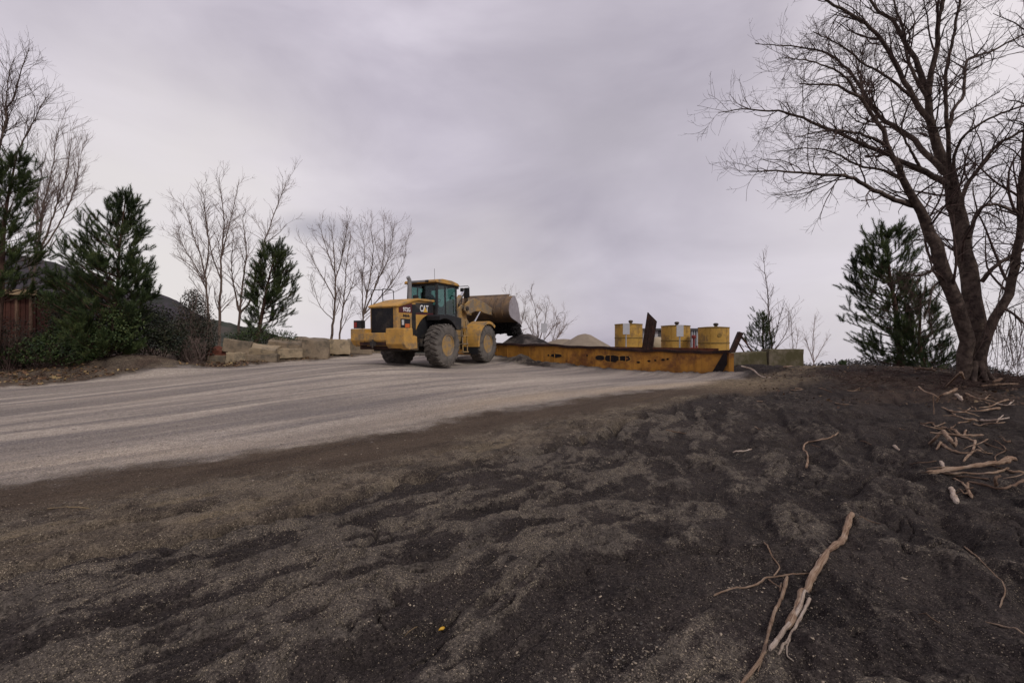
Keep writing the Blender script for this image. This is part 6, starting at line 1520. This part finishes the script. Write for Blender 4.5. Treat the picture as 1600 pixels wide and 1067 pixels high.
rg_ = random.Random(91)
for k in range(18):
    x0, y0 = rg_.uniform(1445, 1590), rg_.uniform(640, 775); a_ = rg_.uniform(-.5, .5); L_ = rg_.uniform(18, 46); sgn_ = rg_.choice((-1, 1))
    S('twig', [([(x0, y0), (x0+sgn_*L_*.35*math.cos(a_), y0+L_*.35*math.sin(a_)+rg_.uniform(-3, 3)), (x0+sgn_*L_*.7*math.cos(a_), y0+L_*.7*math.sin(a_)+rg_.uniform(-4, 4)), (x0+sgn_*L_*math.cos(a_), y0+L_*math.sin(a_))], rg_.uniform(2, 4), 1.5, [0, .03*rg_.random(), .05*rg_.random(), .0])],
      rg_.choice(('wood', 'stick_dark', 'wood')), 'thin loose twig scattered in and around the driftwood tangle under the bare tree', 'loose twigs in the tangle', 200+k, 'twig')
for k in range(9):
    x0, y0 = rg_.uniform(1460, 1580), rg_.uniform(606, 676); L_ = rg_.uniform(24, 60); sg_ = rg_.choice((-1, 1)); a_ = rg_.uniform(-.35, .7)
    px_ = [(x0+sg_*L_*t, y0+L_*t*a_*.5+rg_.uniform(-2, 2)) for t in (0, .3, .62, 1)]
    S('driftwood_branch', [(px_, rg_.uniform(3.5, 6), 2, [0, .05*rg_.random(), .10*rg_.random(), .05*rg_.random()]), ([px_[2], (px_[2][0]+sg_*8, px_[2][1]-7)], 3, 2, None)],
      rg_.choice(('wood', 'wood', 'stick_dark', 'wood_pale')), 'gnarled root lying on the bank between the driftwood tangle and the foot of the tree', 'roots on the bank', 300+k, 'driftwood')
for k in range(12):
    x0, y0 = rg_.uniform(1170, 1430), rg_.uniform(600, 700); L_ = rg_.uniform(8, 22); a_ = rg_.uniform(-.4, .4)
    S('twig', [([(x0, y0), (x0+L_*.5, y0+L_*.5*math.sin(a_)+rg_.uniform(-2, 2)), (x0+L_, y0+L_*math.sin(a_))], 2, 1.5, None)],
      rg_.choice(('wood', 'stick_dark')), 'short broken twig lying loose on the upper black sand slope', 'loose twigs on the slope', 240+k, 'twig')

# ------------------------------------------------------------------ loose stones and leaves
ico = np.array([[0,0,1],[.894,0,.447],[.276,.851,.447],[-.724,.526,.447],[-.724,-.526,.447],[.276,-.851,.447],[.724,.526,-.447],[-.276,.851,-.447],[-.894,0,-.447],[-.276,-.851,-.447],[.724,-.526,-.447],[0,0,-1]])
icf = np.array([[0,1,2],[0,2,3],[0,3,4],[0,4,5],[0,5,1],[1,6,2],[2,7,3],[3,8,4],[4,9,5],[5,10,1],[2,6,7],[3,7,8],[4,8,9],[5,9,10],[1,10,6],[6,11,7],[7,11,8],[8,11,9],[9,11,10],[10,11,6]])
def scatter_stones(name, X, Y, S_, seed, matn='pebble'):
    rg = np.random.default_rng(seed); Z = ground_z(X, Y); n = len(X)
    v = ico[None]*(1+.30*rg.normal(size=(n, 12, 1)))*np.stack([S_*(.8+.9*rg.random(n)), S_*(.7+.5*rg.random(n)), S_*(.35+.35*rg.random(n))], 1)[:, None]
    a = rg.random(n)*6.28; ca, sa = np.cos(a)[:, None], np.sin(a)[:, None]
    v = np.stack([v[..., 0]*ca-v[..., 1]*sa, v[..., 0]*sa+v[..., 1]*ca, v[..., 2]], -1)+np.stack([X, Y, Z+S_*.02], 1)[:, None]
    f = icf[None]+np.arange(n)[:, None, None]*12
    return tag(mesh_np(name, v.reshape(-1, 3), f.reshape(-1, 3), M[matn]), kind='stuff')
rng = np.random.default_rng(55)
n = 60000; ang = rng.uniform(-R(58), R(58), n); rad = np.exp(rng.uniform(math.log(1.6), math.log(13), n)); X, Y = rad*np.sin(ang), rad*np.cos(ang)
u, v, road, smear, should, fb = masks(X, Y)
pr = (fbm(u*.9, v*3.0, 501, 4)); pc = sstep(.50, .70, pr)*(.35+.7*should)*(1-road)*(1-smear*.85)*sstep(9, 1, X)+.025*(1-road)+.10*road
keep = rng.random(n) < pc*.9
S_ = (.0022+.0035*rng.random(n)**2+.007*rng.random(n)**12)*np.clip(rad/4, .75, 1.9)
scatter_stones('loose_stones', X[keep], Y[keep], S_[keep], 56)
pts = []
for (cx, cy, sx, sy, k) in ((1150,880,28,22,70), (1030,1005,60,26,110), (1000,1045,90,16,110), (930,980,30,40,50), (1240,1000,60,50,30), (1360,780,40,40,25), (600,950,200,60,60), (1165,905,20,20,30)):
    for q in range(k*2):
        x, y = cx+rng.normal()*sx, min(cy+rng.normal()*sy, 1066)
        if y > 640: pts.append(ground_hit(x, y)[:2])
pts = np.array(pts); scatter_stones('gravel_patch', pts[:, 0], pts[:, 1], .0028+.0065*rng.random(len(pts))**3, 57)
c = ground_hit(690, 983); o = scatter_stones('yellow_pebble', np.array([c[0]]), np.array([c[1]]), np.array([.017]), 58, 'yellow_decal'); o['kind'] = 'thing'; tag(o, 'single ochre yellow stone on the dark sand near the bottom left of centre', 'stone')
# dead leaves on the far bank
n = 9000; uu = rng.uniform(-14, 13, n); vv = far_edge(uu)+rng.uniform(-.3, 3.6, n)**1.0
X, Y = uu*UD[0]+vv*VD[0], uu*UD[1]+vv*VD[1]; rdm = masks(X, Y)[2]
keep = (rdm < .2) & ((fbm(X*1.1, Y*1.1, 601) > .5) | (rng.random(n) < .12)) & (np.hypot((X+15)/1.9, (Y-18)/1.0) > .9)
P2 = np.stack([X, Y, ground_z(X, Y)], 1)[keep]
def leaves(name, P2, lo, hi, m):
    n = len(P2); nr = _norm(rng.normal(size=(n, 3))*.5+[0, 0, 1]); a = _norm(np.cross(nr, rng.normal(size=(n, 3)))); b_ = np.cross(nr, a); s_ = rng.uniform(lo, hi, n)[:, None]
    c_ = P2+[0, 0, .03]
    V = np.stack([c_-a*s_, c_-b_*s_*.6+nr*s_*.2, c_+a*s_, c_+b_*s_*.6+nr*s_*.2], 1).reshape(-1, 3)
    tag(mesh_np(name, V, np.arange(4*n).reshape(n, 4), M[m]), kind='stuff')
leaves('fallen_leaves', P2, .025, .075, 'litter')
X3, Y3 = rng.uniform(6.5, 15, 1800), rng.uniform(8.6, 15, 1800); k3 = fbm(X3*.9, Y3*.9, 77) > .54
leaves('leaf_litter', np.stack([X3, Y3, ground_z(X3, Y3)], 1)[k3], .015, .05, 'litter_dark')
